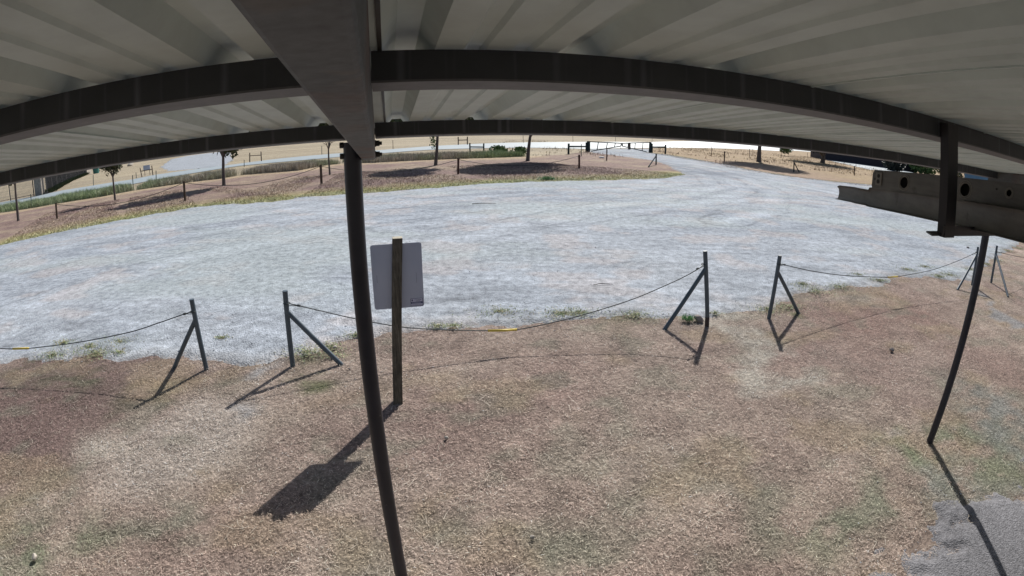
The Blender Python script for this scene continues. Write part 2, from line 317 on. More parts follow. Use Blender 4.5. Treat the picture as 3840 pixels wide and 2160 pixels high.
def field(x, y):
    """colour of the ground cover at x, y (what grows or lies there)"""
    x = np.asarray(x, float); y = np.asarray(y, float); jx = x+(fbm(x*1.1, y*1.1, 3)-.5)*1.6; jy = y+(fbm(x*1.1, y*1.1, 9)-.5)*1.6
    n = fbm(x*.9, y*.9, 21)[:, None]; n3 = fbm(x*3.3, y*3.3, 5)[:, None]
    base = np.array([.41, .295, .255])*(1-n)+np.array([.56, .47, .39])*n
    c = base*(.65+.7*n3)
    near = (y < 13)
    xs, ys = jx[near], jy[near]; cn = c[near]
    brk = fbm(x[near]*5, y[near]*5, 303, 4)
    for p, r, k, s in BW:
        w_ = (np.clip(s*np.clip(1.5-np.hypot(xs-p.x, ys-p.y)/r, 0, 1)*((.62+.85*brk) if k[1] < k[0] else np.clip((brk-.42)*6+.35, .12, 1.15)), 0, 1))[:, None]; cn = cn*(1-w_)+k*w_
    fl = np.clip((fbm(x[near]*2.1, y[near]*2.1, 77)-.60)*7, 0, .38)[:, None]; cn = cn*(1-fl)+np.array([.31, .32, .245])*fl
    fl = np.clip((fbm(x[near]*1.7, y[near]*1.7, 177)-.60)*7, 0, .5)[:, None]; cn = cn*(1-fl)+np.array([.46, .36, .25])*fl
    w_ = (np.clip(1.6-pdist(xs, ys, PATH)/.21, 0, .9)*np.clip(brk*2.6-.2, .3, 1))[:, None]; cn = cn*(1-w_)+np.array([.60, .55, .475])*w_
    w_ = (inside(xs, ys, TRI)*.9)[:, None]; cn = cn*(1-w_)+np.array([.42, .41, .41])*w_
    c[near] = cn
    far = ~near; xf, yf, jf, jg = x[far], y[far], jx[far], jy[far]
    dl = pdist(jf, jg, FAR); dw = pdist(jf, jg, WEED); sn = fbm(xf*.35+yf*.1, yf*.9, 31)[:, None]; sn2 = fbm(xf*.12, yf*.6, 41)[:, None]
    m3 = np.clip((fbm(xf*.55, yf*.9, 131, 5)-.5)*3+.35, 0, 1)[:, None]; purp = (np.array([.235, .165, .15])*(1-sn)+np.array([.285, .205, .18])*sn)*(1-m3)+np.array([.35, .275, .21])*m3
    cf = purp
    w_ = np.clip(1.5-dl/1.9, 0, 1)[:, None]*np.clip(.35+sn*1.1, 0, 1); cf = cf*(1-w_)+np.array([.37, .32, .17])*w_
    w_ = np.clip(1.4-dl/.7, 0, 1)[:, None]*np.clip(sn2*1.8, 0, 1); cf = cf*(1-w_)+np.array([.29, .31, .14])*w_
    w_ = np.clip(1.5-dw/1.5, 0, .9)[:, None]; cf = cf*(1-w_)+np.array([.46, .36, .24])*w_
    # rest of the world, beyond the ditch, and right of the drive
    nearroad = np.minimum.reduce([pdist(jf, jg, ROAD_NEAR)])
    beyond = inside(xf, yf, [(-400, -90)]+WEED[1:]+G([(2120, 578), (2206, 566)])+[(14, 66), (40, 110), (400, 900), (-900, 900), (-900, -90)])
    dry = np.array([.32, .275, .215])*(1-sn2)+np.array([.42, .355, .245])*sn2
    streak = fbm(xf*.05+3, yf*.28, 61)[:, None]; dry = dry*(.62+.7*streak)
    cf = np.where(beyond[:, None], dry, cf)
    right = inside(xf, yf, DR[:1]+[(14, 66), (40, 110), (400, 900), (900, 400), (300, 10)]+[(60, 26)]+DR[::-1])
    gold = np.array([.39, .30, .175])*(1-sn)+np.array([.31, .225, .165])*sn
    dr = pdist(jf, jg, DR); w_ = np.clip(1.4-dr/1.2, 0, 1)[:, None]*.7; gold = gold*(1-w_)+np.array([.33, .27, .14])*w_
    w_ = np.clip((55-jg)/12, 0, .7)[:, None]*np.clip((30-jf)/8, 0, 1)[:, None]; gold = gold*(1-w_)+np.array([.35, .25, .2])*w_
    cf = np.where(right[:, None], gold, cf)
    c[far] = cf
    return np.clip(c, .02, .8)

# ------------------------------------------------------------------ ground sheets
def grid(xs, ys, z):
    Xg, Yg = np.meshgrid(xs, ys); return Xg.ravel(), Yg.ravel(), np.full(Xg.size, z)
def gridfaces(nx, ny):
    i = np.arange((nx-1)*(ny-1)); r_, c_ = i//(nx-1), i % (nx-1); a = r_*nx+c_
    return np.stack([a, a+1, a+nx+1, a+nx], 1)
def spaced(lo, hi, c, d0, g):
    a = [c]; d = d0
    while a[-1] < hi: a.append(a[-1]+d); d *= g
    b = [c]; d = d0
    while b[-1] > lo: b.append(b[-1]-d); d *= g
    return np.array(b[::-1][:-1]+a)
xs = spaced(-900, 900, 0, .12, 1.012); ys = spaced(-60, 1600, 4, .09, 1.014)
gx, gy, gz = grid(xs, ys, 0.)
relief = (fbm(gx*.8, gy*.8, 88)-.5)*.05*np.clip(1-gy/20, 0, 1)
gz = gz-.03+relief*.6
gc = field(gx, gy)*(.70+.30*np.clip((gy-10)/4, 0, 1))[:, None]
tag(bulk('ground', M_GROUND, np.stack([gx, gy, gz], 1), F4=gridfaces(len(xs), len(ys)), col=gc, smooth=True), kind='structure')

# gravel lot and drive on one fine grid, cut along their ragged edges
lx = spaced(-46, 60, 0, .055, 1.0048); ly = spaced(-9, 112, 6, .05, 1.009)
ax, ay, az = grid(lx, ly, .012)
jx = ax+(fbm(ax*1.6, ay*1.6, 51, 5)-.5)*.9; jy = ay+(fbm(ax*1.6, ay*1.6, 52, 5)-.5)*.9
sd_ = sdist(jx, jy, LOT)+(fbm(ax*9, ay*9, 55, 3)-.5)*.16; ins = sd_ > -.3
az = np.minimum(.0, -.045+np.clip(sd_, -.3, 3)*.20)
F = gridfaces(len(lx), len(ly)); keep = ins[F].sum(1) >= 3; F = F[keep]
n1 = fbm(ax*.35, ay*.35, 71)[:, None]; n2 = fbm(ax*1.3, ay*2.2, 72, 5)[:, None]; n3 = fbm(ax*.18+7, ay*.5, 73)[:, None]
gcol = np.array([.30, .335, .385])*(1-n1)+np.array([.44, .47, .51])*n1
n4 = fbm(ax*1.3, ay*5.5, 172, 5)[:, None]; gcol = gcol*(.42+.50*n2+.52*n4)
pk = np.clip((fbm(ax*.9, ay*1.1, 74)-.55)*5, 0, .5)[:, None]; gcol = gcol*(1-pk)+np.array([.44, .405, .40])*pk
cy = np.clip((n3-.5)*3.2, 0, .6); gcol = gcol*(1-cy)+np.array([.385, .43, .44])*cy
TRACKS = [[(2300, 590), (2480, 618), (2650, 660), (2700, 700), (2560, 735), (2250, 770), (1900, 800), (1500, 850)],
          [(2330, 586), (2520, 618), (2720, 665), (2780, 715), (2650, 755), (2350, 795), (2100, 830)],
          [(2400, 590), (2600, 622), (2790, 668), (2900, 720), (2880, 790), (2700, 830)],
          [(2430, 590), (2660, 625), (2900, 680), (3200, 740), (3600, 820), (3840, 860)],
          [(2300, 600), (2520, 650), (2420, 690), (2100, 705), (1700, 725), (1200, 770), (700, 845), (200, 935), (0, 985)],
          [(2550, 690), (2300, 712), (1800, 735), (1300, 790), (800, 865), (300, 960), (0, 1030)],
          [(2060, 770), (1700, 790), (1300, 850), (900, 925), (500, 1020), (200, 1110), (0, 1180)],
          [(2500, 760), (2300, 770), (2150, 800), (1950, 840), (1700, 900)],
          [(3100, 760), (2800, 745), (2620, 770), (2540, 830)], [(3300, 850), (2900, 800), (2700, 830)],
          [(2350, 578), (2300, 585), (2450, 612), (2640, 655), (2820, 690)]]
for tr in TRACKS:
    d = pdist(ax+(fbm(ax*.7, ay*.7, 91)-.5)*.5, ay, G(tr)); m = fbm(ax*.8, ay*.8, len(tr)+3)
    w_ = (np.clip(1-np.abs(d-.75)/.10, 0, 1)*np.clip(m*1.8-.35, 0, 1)*.62)[:, None]; gcol = gcol*(1-w_)+gcol*.5*w_
    w_ = (np.clip(1-d/.55, 0, 1)*.12)[:, None]; gcol = gcol*(1+w_)
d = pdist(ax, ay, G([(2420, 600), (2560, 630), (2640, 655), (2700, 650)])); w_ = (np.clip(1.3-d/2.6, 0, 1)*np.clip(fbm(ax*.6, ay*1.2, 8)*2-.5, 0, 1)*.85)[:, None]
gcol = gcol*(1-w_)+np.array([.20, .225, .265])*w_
az = az+(fbm(ax*2.5, ay*2.5, 60)-.5)*.02
gd = np.clip(1-sd_/.5, 0, 1)[:, None]; gcol = gcol*(1-gd*.35)+np.array([.36, .32, .27])*gd*.35
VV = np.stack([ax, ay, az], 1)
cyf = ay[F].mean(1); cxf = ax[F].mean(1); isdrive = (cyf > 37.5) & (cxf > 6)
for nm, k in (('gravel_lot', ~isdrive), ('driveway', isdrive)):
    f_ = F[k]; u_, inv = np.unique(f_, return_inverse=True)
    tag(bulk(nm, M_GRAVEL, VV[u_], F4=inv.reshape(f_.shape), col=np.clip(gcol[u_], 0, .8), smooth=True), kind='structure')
def sheet(name, poly, z, mat, col, amp=.2, st=.25):
    xs_ = [p[0] for p in poly]; ys_ = [p[1] for p in poly]
    px_ = np.arange(min(xs_)-1, max(xs_)+1, st); py_ = np.arange(min(ys_)-1, max(ys_)+1, st)
    a, b, c_ = grid(px_, py_, z); sdd = sdist(a+(fbm(a*2, b*2, 14)-.5)*amp*4, b+(fbm(a*2, b*2, 15)-.5)*amp*4, poly)+(fbm(a*9, b*9, 13)-.5)*amp*1.5; k = sdd > -.25; c_ = np.minimum(z, z-.05+np.clip(sdd, -.25, 2)*.2)
    F_ = gridfaces(len(px_), len(py_)); F_ = F_[k[F_].sum(1) >= 3]; u_, inv = np.unique(F_, return_inverse=True)
    nn = fbm(a*1.5, b*1.5, 16)[:, None]; cc = np.array(col)*(.75+.5*nn)
    return tag(bulk(name, mat, np.stack([a, b, c_], 1)[u_], F4=inv.reshape(F_.shape), col=cc[u_], smooth=True), kind='structure')
sheet('gravel_patch', PATCH, .006, M_GRAVEL2, (.185, .183, .195), .3, .03)
sheet('far_gravel', FGRAV, .01, M_GRAVEL, (.34, .365, .40), .5, .5)
m = MB(); nr = len(ROAD_FAR); 
def resample(line, n):
    L = np.array(line); s_ = np.r_[0, np.cumsum(np.hypot(*np.diff(L, axis=0).T))]; t_ = np.linspace(0, s_[-1], n); return np.stack([np.interp(t_, s_, L[:, 0]), np.interp(t_, s_, L[:, 1])], 1)
def ngon(name, poly, z, mat):
    m = MB(); m.v = [Vector((p[0], p[1], z)) for p in poly]; m.f = [tuple(range(len(poly)))]; o = m.build(name, mat)
    if o.data.polygons[0].normal.z < 0: o.data.flip_normals()
    return tag(o, kind='structure')
ngon('road', ROAD, .012, M_ROAD)

# ------------------------------------------------------------------ grass blades
def blades(name, px_, py_, pz_, L, Wd, az_, el, col, label=None, mat=None, tipcol=1.15):
    n = len(px_); dx, dy = np.cos(az_), np.sin(az_); ce, se = np.cos(el), np.sin(el)
    bend = rng.uniform(-.5, .5, n)
    V = np.zeros((n, 5, 3)); sx, sy = -dy*Wd/2, dx*Wd/2
    mx, my, mz = px_+dx*L*.5*ce, py_+dy*L*.5*ce, pz_+L*.5*se
    tx, ty, tz = mx+np.cos(az_+bend)*L*.5*ce, my+np.sin(az_+bend)*L*.5*ce, mz+L*.5*se*.7
    V[:, 0] = np.stack([px_-sx, py_-sy, pz_], 1); V[:, 1] = np.stack([px_+sx, py_+sy, pz_], 1)
    V[:, 2] = np.stack([mx-sx*.8, my-sy*.8, mz], 1); V[:, 3] = np.stack([mx+sx*.8, my+sy*.8, mz], 1); V[:, 4] = np.stack([tx, ty, tz], 1)
    b = (np.arange(n)*5)[:, None]
    F4 = b+np.array([[0, 1, 3, 2]]); F3 = b+np.array([[2, 3, 4]])
    C = np.repeat(col[:, None, :], 5, 1)
    o = bulk(name, mat or M_BLADE, V.reshape(-1, 3), F4=F4, F3=F3, col=np.clip(C.reshape(-1, 3), .01, .9)); return o
N = 560000
# more blades close to the camera, where each one is larger in the picture
yy = 1.0+rng.random(N)**1.35*9.6; xx = rng.uniform(-1, 1, N)*(yy*1.25+3.0)+.1*yy
sdl = sdist(xx+(fbm(xx*1.6, yy*1.6, 51, 5)-.5)*.9, yy+(fbm(xx*1.6, yy*1.6, 52, 5)-.5)*.9, LOT); sdp = sdist(xx, yy, PATCH)
mask = ((sdl < .12) | (rng.random(N) < .7*np.exp(-np.clip(sdl, 0, 9)/.2))) & ((sdp < -.02) | (rng.random(N) < 1.0*np.exp(-np.clip(sdp, 0, 9)/.34)*(fbm(xx*4, yy*4, 404) > .42)))
mask &= ~(inside(xx, yy, TRI) & (rng.random(N) < .75))
xx, yy = xx[mask], yy[mask]; n = len(xx); fc = field(xx, yy)
br = rng.lognormal(.08, .34, n)[:, None]; st_ = (rng.random(n) < .09)[:, None]
cc = fc*br; cc = np.where(st_, cc*.4+np.array([.52, .45, .37])*.6, cc)
grn = (fc[:, 1] > fc[:, 0]*.97)
L = rng.uniform(.012, .036, n)*np.where(grn, .95, 1.); Wd = rng.uniform(.0015, .003, n)*(1+yy*.09)
el = np.abs(rng.normal(.25, .3, n)); zz = -.03+(fbm(xx*.8, yy*.8, 88)-.5)*.03*np.clip(1-yy/20, 0, 1)+rng.uniform(0, .016, n)
tag(blades('dry_grass', xx, yy, zz, L, Wd, rng.uniform(0, 6.28, n), el, cc), 'short dead brown and tan lawn grass with greener patches in front of the carport', 'grass', kind='stuff')
# long pale straws
n = 1500; yy = 1.0+rng.random(n)*5.5; xx = rng.uniform(-1, 1, n)*(yy*1.25+2); k = ~inside(xx, yy, LOT); xx, yy = xx[k], yy[k]; n = len(xx)
tag(blades('straw_litter', xx, yy, np.full(n, -.008), rng.uniform(.06, .15, n), np.full(n, .0035), rng.uniform(0, 6.28, n), rng.uniform(0, .12, n), np.array([.62, .55, .46])*rng.uniform(.6, 1.1, n)[:, None]), 'loose pale dry straws lying over the brown lawn', 'straw', kind='stuff')
# loose stones over the near gravel, a few strayed into the grass
N = 60000; yy = 1.2+rng.random(N)**1.2*14; xx = rng.uniform(-1, 1, N)*(yy*1.3+4); sdl = sdist(xx, yy, LOT); sdp = sdist(xx, yy, PATCH)
k = ((sdl > 0) | (rng.random(N) < .5*np.exp(np.clip(sdl, -9, 0)/.35))) | ((sdp > 0) | (rng.random(N) < .5*np.exp(np.clip(sdp, -9, 0)/.3))); xx, yy = xx[k], yy[k]; n = len(xx); inp = inside(xx, yy, PATCH)
r = rng.lognormal(-5.45, .45, n)*np.where(inp, .9, 1+yy*.03); r = np.clip(r, .0025, .018)
OC = np.array([[1, 0, 0], [0, 1, 0], [-1, 0, 0], [0, -1, 0], [0, 0, 1], [0, 0, -.6]], float); V = OC[None]*r[:, None, None]*rng.uniform(.5, 1.25, (n, 6, 1)); th = rng.uniform(0, 6.28, n)[:, None]
Vx = V[..., 0]*np.cos(th)-V[..., 1]*np.sin(th)+xx[:, None]; Vy = V[..., 0]*np.sin(th)+V[..., 1]*np.cos(th)+yy[:, None]; Vz = V[..., 2]*.5+r[:, None]*.12+np.where(inside(xx, yy, LOT), 0, -.02)[:, None]
TF = np.array([[0, 1, 4], [1, 2, 4], [2, 3, 4], [3, 0, 4], [1, 0, 5], [2, 1, 5], [3, 2, 5], [0, 3, 5]]); c_ = np.repeat((np.array([.40, .415, .44])*rng.lognormal(0, .35, (n, 1))), 6, 0)
tag(bulk('loose_stones', M_BLADE, np.stack([Vx, Vy, Vz], 2).reshape(-1, 3), F3=((np.arange(n)*6)[:, None, None]+TF[None]).reshape(-1, 3), col=np.clip(c_, .03, .75)), 'loose grey stones scattered over the gravel and along its edge', 'gravel', kind='stuff')
# far strip
def alongs(line, n, w0, w1, side=1):
    Lr = resample(line, 2000); i = rng.integers(0, 1998, n); p = Lr[i]; d = Lr[i+1]-Lr[i]; d /= np.linalg.norm(d, axis=1)[:, None]+1e-9
    o = rng.uniform(w0, w1, n)*side; return p[:, 0]-d[:, 1]*o, p[:, 1]+d[:, 0]*o
x1, y1 = alongs(FAR, 150000, -.3, 11); x2, y2 = alongs(DR, 30000, -5, .2)
xx, yy = np.r_[x1, x2], np.r_[y1, y2]; k = ((fbm(xx*.9, yy*.9, 12) > .3) & ((x1_ := np.minimum(pdist(xx, yy, FAR), pdist(xx, yy, DR))) < 1.6)) | (rng.random(len(xx)) < .75) & ~inside(xx, yy, LOT); xx, yy = xx[k], yy[k]; n = len(xx); fc = field(xx, yy)
dd = np.minimum(pdist(xx, yy, FAR), pdist(xx, yy, DR))
g_ = np.clip(1-dd/2.0, 0, 1)[:, None]*np.clip(fbm(xx*.7, yy*.7, 4)*2.4-.7, 0, 1)[:, None]; cc = (fc*(1-g_)+np.array([.35, .335, .20])*g_)*rng.lognormal(0, .35, n)[:, None]
tag(blades('verge_grass', xx, yy, np.full(n, -.01), rng.uniform(.05, .11, n)*(1+g_[:, 0]*.5), rng.uniform(.014, .03, n), rng.uniform(0, 6.28, n), rng.uniform(.1, .9, n), cc*1.15), 'scruffy yellow green grass edging the far side of the gravel lot', 'grass', kind='stuff')
x1, y1 = alongs(WEED, 95000, .1, 4.2); k = (x1 > -60); x1, y1 = x1[k], y1[k]; n = len(x1)
leftg = np.clip((-22-x1)/8, 0, 1)[:, None]; rightg = np.clip((x1+5)/3, 0, 1)[:, None]; nn = fbm(x1*.3, y1*.3, 33)[:, None]
g_ = np.clip(np.maximum(leftg, rightg)*.9+np.clip(nn*2-.9, 0, .6), 0, 1)
cc = (np.array([.38, .34, .29])*(1-g_)+np.array([.27, .33, .19])*g_)*rng.lognormal(0, .4, n)[:, None]
hh = rng.uniform(.25, .75, n)*(.6+.7*fbm(x1*.5, y1*.5, 35))
tag(blades('ditch_weeds', x1, y1, np.full(n, -.05), hh, rng.uniform(.014, .03, n), rng.uniform(0, 6.28, n), rng.uniform(1.0, 1.5, n), cc), 'tall green and grey weeds growing along the roadside ditch', 'weeds', kind='stuff')
# dry grass clumps right of the drive and by the gate
xg = rng.uniform(-2, 60, 22000); yg = rng.uniform(46, 95, 22000); k = (fbm(xg*.5, yg*.5, 44) > .55) & ~inside(xg, yg, LOT) & ~inside(xg, yg, ROAD)
xg, yg = xg[k], yg[k]; n = len(xg); fc = field(xg, yg)
tag(blades('field_tussocks', xg, yg, np.full(n, -.02), rng.uniform(.15, .4, n), rng.uniform(.03, .06, n), rng.uniform(0, 6.28, n), rng.uniform(.5, 1.3, n), fc*rng.lognormal(-.1, .35, n)[:, None]), 'tan dry grass tussocks in the field beside the gate', 'grass', kind='stuff')
# weeds creeping into the near edge of the lot
CL = [(1870, 1168, .3), (2110, 1175, .32), (2170, 1172, .22), (830, 1266, .09), (240, 1285, .2), (340, 1300, .25), (450, 1282, .25), (360, 1325, .25), (200, 1330, .3), (450, 1320, .12), (2960, 1150, .3), (2880, 1160, .25), (3060, 1090, .35), (3150, 1075, .3), (3010, 1065, .25), (3400, 1010, .3), (3470, 1000, .25), (3220, 1030, .2), (3640, 1010, .3), (3700, 990, .3), (3740, 975, .3), (3560, 1030, .3), (1340, 1255, .12), (1640, 1222, .12), (1700, 1222, .12), (3780, 940, .4), (3820, 930, .4), (1240, 1300, .2), (1150, 1320, .25), (2680, 1175, .1), (2380, 1180, .3), (1960, 680, .5), (2140, 672, .5), (1250, 1330, .12), (3520, 1035, .25), (3300, 1050, .25)]
px_, py_ = [], []
for a, b, r in CL:
    p = at(a, b); k = int(480*min(r, .4)/.3); rr = np.abs(rng.normal(0, r*.55, k)); th = rng.uniform(0, 6.28, k); px_.append(p.x+rr*np.cos(th)*1.5); py_.append(p.y+rr*np.sin(th))
xx, yy = np.concatenate(px_), np.concatenate(py_); n = len(xx)
cc = np.where(rng.random((n, 1)) < .6, np.array([.20, .25, .13]), np.array([.36, .32, .19]))*rng.lognormal(0, .35, n)[:, None]
tag(blades('edge_weeds', xx, yy, np.full(n, .0), rng.uniform(.02, .05, n), rng.uniform(.006, .012, n), rng.uniform(0, 6.28, n), rng.uniform(.05, .8, n), cc), 'small green weeds creeping into the near edge of the gravel lot', 'weeds', kind='stuff')

# ------------------------------------------------------------------ carport
cp = empty('carport', (*(DU*-.147+DN*2.11).xy, 0), 'open metal carport with white ribbed roof, dark purlins and dark round posts overhead', 'carport')
PITCHU, U0 = .307, .0335
prof = []
k0, k1 = -30, 34
for k in range(k0, k1):
    c = U0+k*PITCHU
    prof += [(c-.046, 0), (c-.020, .036), (c+.020, .036), (c+.046, 0)]
    for mcen in (c+PITCHU*.37, c+PITCHU*.64): prof += [(mcen-.019, 0), (mcen-.012, .007), (mcen+.012, .007), (mcen+.019, 0)]
def roof_part(profile, w0=0.0, thick=.0012):
    m = MB(); N0, N1 = -3.2, 2.26
    m.extrude(profile, lambda u, w: S(u, N0, w+w0), lambda u, w: S(u, N1, w+w0)); return m
rf = roof_part(prof).build('roof', M_ROOF, cp)
sol = rf.modifiers.new('thickness', 'SOLIDIFY'); sol.thickness = .0012; sol.offset = 0
for k in range(k0, k1):
    if (k % 3) == 0:       # side lap of the sheets
        c = U0+k*PITCHU-.046
        m = MB(); m.quadbox([S(c-.004, -3.2, -.0035), S(c+.003, -3.2, -.0035), S(c+.003, 2.262, -.0035), S(c-.004, 2.262, -.0035), S(c-.004, -3.2, .0), S(c+.003, -3.2, .0), S(c+.003, 2.262, .0), S(c-.004, 2.262, .0)])
        if -12 < c < 12 and (k-0) % 3 == 0 and -4 < c < 7: m.build('sheet_lap', M_BOLT if k == 0 else M_ROOF, cp)
def frame_obj(o):       # turn the object's own axes along the purlin so that its paint runs with it
    rot = Matrix(((DU.x, DN.x, 0), (DU.y, DN.y, 0), (0, 0, 1))).to_4x4()
    o.data.transform(rot.inverted()); o.matrix_local = rot; return o
PD, PW = .0575, .087
UL, UR = U0+k0*PITCHU+.1, U0+(k1-1)*PITCHU
def purlin(n, a, b):
    P_ = lambda u, dn_, w: S(u, n+dn_-SLOPE*(-w)*1., w)
    t_ = .004
    m = MB().quadbox([P_(a, 0, -PD+t_), P_(b, 0, -PD+t_), P_(b, t_, -PD+t_), P_(a, t_, -PD+t_), P_(a, 0, -.0015), P_(b, 0, -.0015), P_(b, t_, -.0015), P_(a, t_, -.0015)])
    o = m.build('purlin', M_PURLIN, cp); frame_obj(o)
    m = MB().quadbox([P_(a, 0, -PD), P_(b, 0, -PD), P_(b, PW, -PD), P_(a, PW, -PD), P_(a, 0, -PD+t_), P_(b, 0, -PD+t_), P_(b, PW, -PD+t_), P_(a, PW, -PD+t_)])
    m.quadbox([P_(a, PW-t_, -PD+t_), P_(b, PW-t_, -PD+t_), P_(b, PW, -PD+t_), P_(a, PW, -PD+t_), P_(a, PW-t_, -PD+.02), P_(b, PW-t_, -PD+.02), P_(b, PW, -PD+.02), P_(a, PW, -PD+.02)])
    f = m.build('flange', M_FLANGE_LIT, o, origin=None)
    return o
def build_child(m, name, mat, parent):
    pass
def purlins(n):
    for a, b in ((UL, -.0375-.0215*n-.029), (-.0375-.0215*n+.029, 4.50), (4.565, UR)):
        P_ = lambda u, dn_, w: S(u, n+dn_+SLOPE*w, w)
        t_ = .004
        m = MB().quadbox([P_(a, 0, -PD+t_), P_(b, 0, -PD+t_), P_(b, t_, -PD+t_), P_(a, t_, -PD+t_), P_(a, 0, -.0015), P_(b, 0, -.0015), P_(b, t_, -.0015), P_(a, t_, -.0015)])
        o = m.build('purlin', M_PURLIN, cp)
        m = MB().quadbox([P_(a, 0, -PD), P_(b, 0, -PD), P_(b, PW, -PD), P_(a, PW, -PD), P_(a, 0, -PD+t_), P_(b, 0, -PD+t_), P_(b, PW, -PD+t_), P_(a, PW, -PD+t_)])
        m.quadbox([P_(a, PW-t_, -PD+t_), P_(b, PW-t_, -PD+t_), P_(b, PW, -PD+t_), P_(a, PW, -PD+t_), P_(a, PW-t_, -PD+.02), P_(b, PW-t_, -PD+.02), P_(b, PW, -PD+.02), P_(a, PW, -PD+.02)])
        m.build('flange', M_FLANGE_LIT, o)
for n_ in (-1.375, -.24, .895, 2.03): purlins(n_)
def beam(uc, n0, n1, hw=.0275, dep=.1395):
    a, b = uc(n0), uc(n1)
    m = MB().quadbox([S(a-hw, n0, -dep), S(a+hw, n0, -dep), S(b+hw, n1, -dep), S(b-hw, n1, -dep), S(a-hw, n0, -.002), S(a+hw, n0, -.002), S(b+hw, n1, -.002), S(b-hw, n1, -.002)])
    return m.build('rafter', M_BEAM, cp, bevel=.006)
beam(lambda n: -.0375-.0215*n, -3.1, 2.125); beam(lambda n: 4.5325, -3.1, 2.125)
def post(u, n, top):
    m = MB().tube([SZ(u, n, -CAMZ-.05), SZ(u, n, -1.2), SZ(u, n, top)], .036, 32); return m.build('post', M_POST, cp, auto=True)
post(-.147, 2.11, -.042); post(4.60, 2.11, -.042); post(-.147-4.75, 2.11, -.042)
for zb in (-.052, -.096):
    n_ = 2.108; uc = -.0375-.0215*n_
    for u0, u1, r_ in ((-.147-.036-.014, -.147-.034, .0125), (uc+.0275, uc+.0275+.004, .014), (uc+.0315, uc+.0455, .012), (uc+.0455, uc+.055, .007)):
        m = MB().tube([SZ(u0, n_, zb), SZ(u1, n_, zb)], r_, 6 if r_ in (.0125, .012) else 12)
        if u0 < uc and u0 < -.16: m.build('bolt', M_BOLT, cp)
        elif r_ == .014: mm = m
        elif r_ == .012: mm.tube([SZ(u0, n_, zb), SZ(u1, n_, zb)], r_, 6)
        else: mm.tube([SZ(u0, n_, zb), SZ(u1, n_, zb)], r_, 8); mm.build('bolt', M_BOLT, cp)
# hanging bracket under the near purlin
br_ = MB(); nt_, nb_ = .862, .829
def Bk(u, off, z, ): k = (z-.13)/(-.34); return SZ(u, nt_+(nb_-nt_)*k+off, z)
br_.quadbox([Bk(1.4975, 0, -.21), Bk(1.5625, 0, -.21), Bk(1.5625, .03, -.21), Bk(1.4975, .03, -.21), Bk(1.4975, 0, .125), Bk(1.5625, 0, .125), Bk(1.5625, .03, .125), Bk(1.4975, .03, .125)])
bo = br_.build('hanger', M_BRKT, cp)
ar = MB()
ar.quadbox([SZ(1.485, .832, -.206), SZ(2.35, .832, -.206), SZ(2.35, .838, -.206), SZ(1.485, .838, -.206), SZ(1.485, .832, -.176), SZ(2.35, .832, -.176), SZ(2.35, .838, -.176), SZ(1.485, .838, -.176)])
ar.quadbox([SZ(1.43, .838, -.2065), SZ(2.35, .838, -.2065), SZ(2.35, .885, -.2065), SZ(1.47, .885, -.2065), SZ(1.43, .838, -.202), SZ(2.35, .838, -.202), SZ(2.35, .885, -.202), SZ(1.47, .885, -.202)])
ar.build('support_arm', M_BRKT, bo)

# ------------------------------------------------------------------ stored channels resting on the bracket
def plate_with_holes(name, fmap, outline, holes, thick, mat, parent, origin):
    cu = bpy.data.curves.new(name, 'CURVE'); cu.dimensions = '2D'; cu.fill_mode = 'BOTH'; cu.extrude = thick/2
    for pts in [outline]+[[(cx+r*math.cos(2*math.pi*i/28), cy+r*math.sin(2*math.pi*i/28)*1.0) for i in range(28)] for cx, cy, r in holes]:
        sp = cu.splines.new('POLY'); sp.points.add(len(pts)-1); sp.use_cyclic_u = True
        for i, p in enumerate(pts): sp.points[i].co = (p[0], p[1], 0, 1)
    to = bpy.data.objects.new('tmp', cu); COL.objects.link(to); bpy.context.view_layer.update()
    me = bpy.data.meshes.new_from_object(to.evaluated_get(bpy.context.evaluated_depsgraph_get()))
    m = MB(); m.v = [fmap(v.co.x, v.co.y, v.co.z) for v in me.vertices]; m.f = [tuple(p.vertices) for p in me.polygons]
    bpy.data.objects.remove(to); bpy.data.curves.remove(cu); bpy.data.meshes.remove(me)
    return m.build(name, mat, parent, origin=origin)
# upper: a punched channel; s runs along it (metres from its outer end inwards), h up its web, q out of the web towards the camera
dir_up = (DU*.137+DN*1.0+Vector((0, 0, -.077))); Lu = dir_up.length; dir_up /= Lu
e_up = SZ(1.803, 1.383, -.141); out_up = Vector((-dir_up.y, dir_up.x, 0)).normalized()
HU = .074
def FU(s, h, q): return e_up-dir_up*s+Vector((0, 0, 1))*h+out_up*q
up = empty('punched_steel_channel', e_up, 'upper stored metal channel with flared round holes lying on the hanging bracket', 'metal channel', 'metal channels stored on the hanging bracket')
def hole_s(x, y):
    v = ray(x, y); q = v.dot(DU)/v.dot(DN); k = (q*.85-1.73)/(.137-q); return (1.383-(.85+k))*Lu
holes = [(hole_s(3391, 685), .037, .021), (hole_s(3620, 712), .037, .021), (hole_s(3786, 715), .045, .011)]
holes += [(holes[1][0]+.33, .037, .021), (holes[1][0]+.75, .037, .021)]
r0 = .012
outl = [(r0, 0), (2.3, 0), (2.3, HU), (r0, HU), (.004, HU-.004), (0, HU-r0), (0, r0), (.004, .004)]
web = plate_with_holes('web', FU, outl, holes, .003, M_CHAN, up, None)
for cx, cy, r in holes:
    for rr_, q in ((r*1.12, .002), (r*1.42, .0015)):
        m = MB(); pts = [FU(cx+rr_*math.cos(a), cy+rr_*math.sin(a), q) for a in np.linspace(0, 2*math.pi, 29)]; m.tube(pts, .0022, 6); m.build('hole_rim', M_CHANRIM, web)
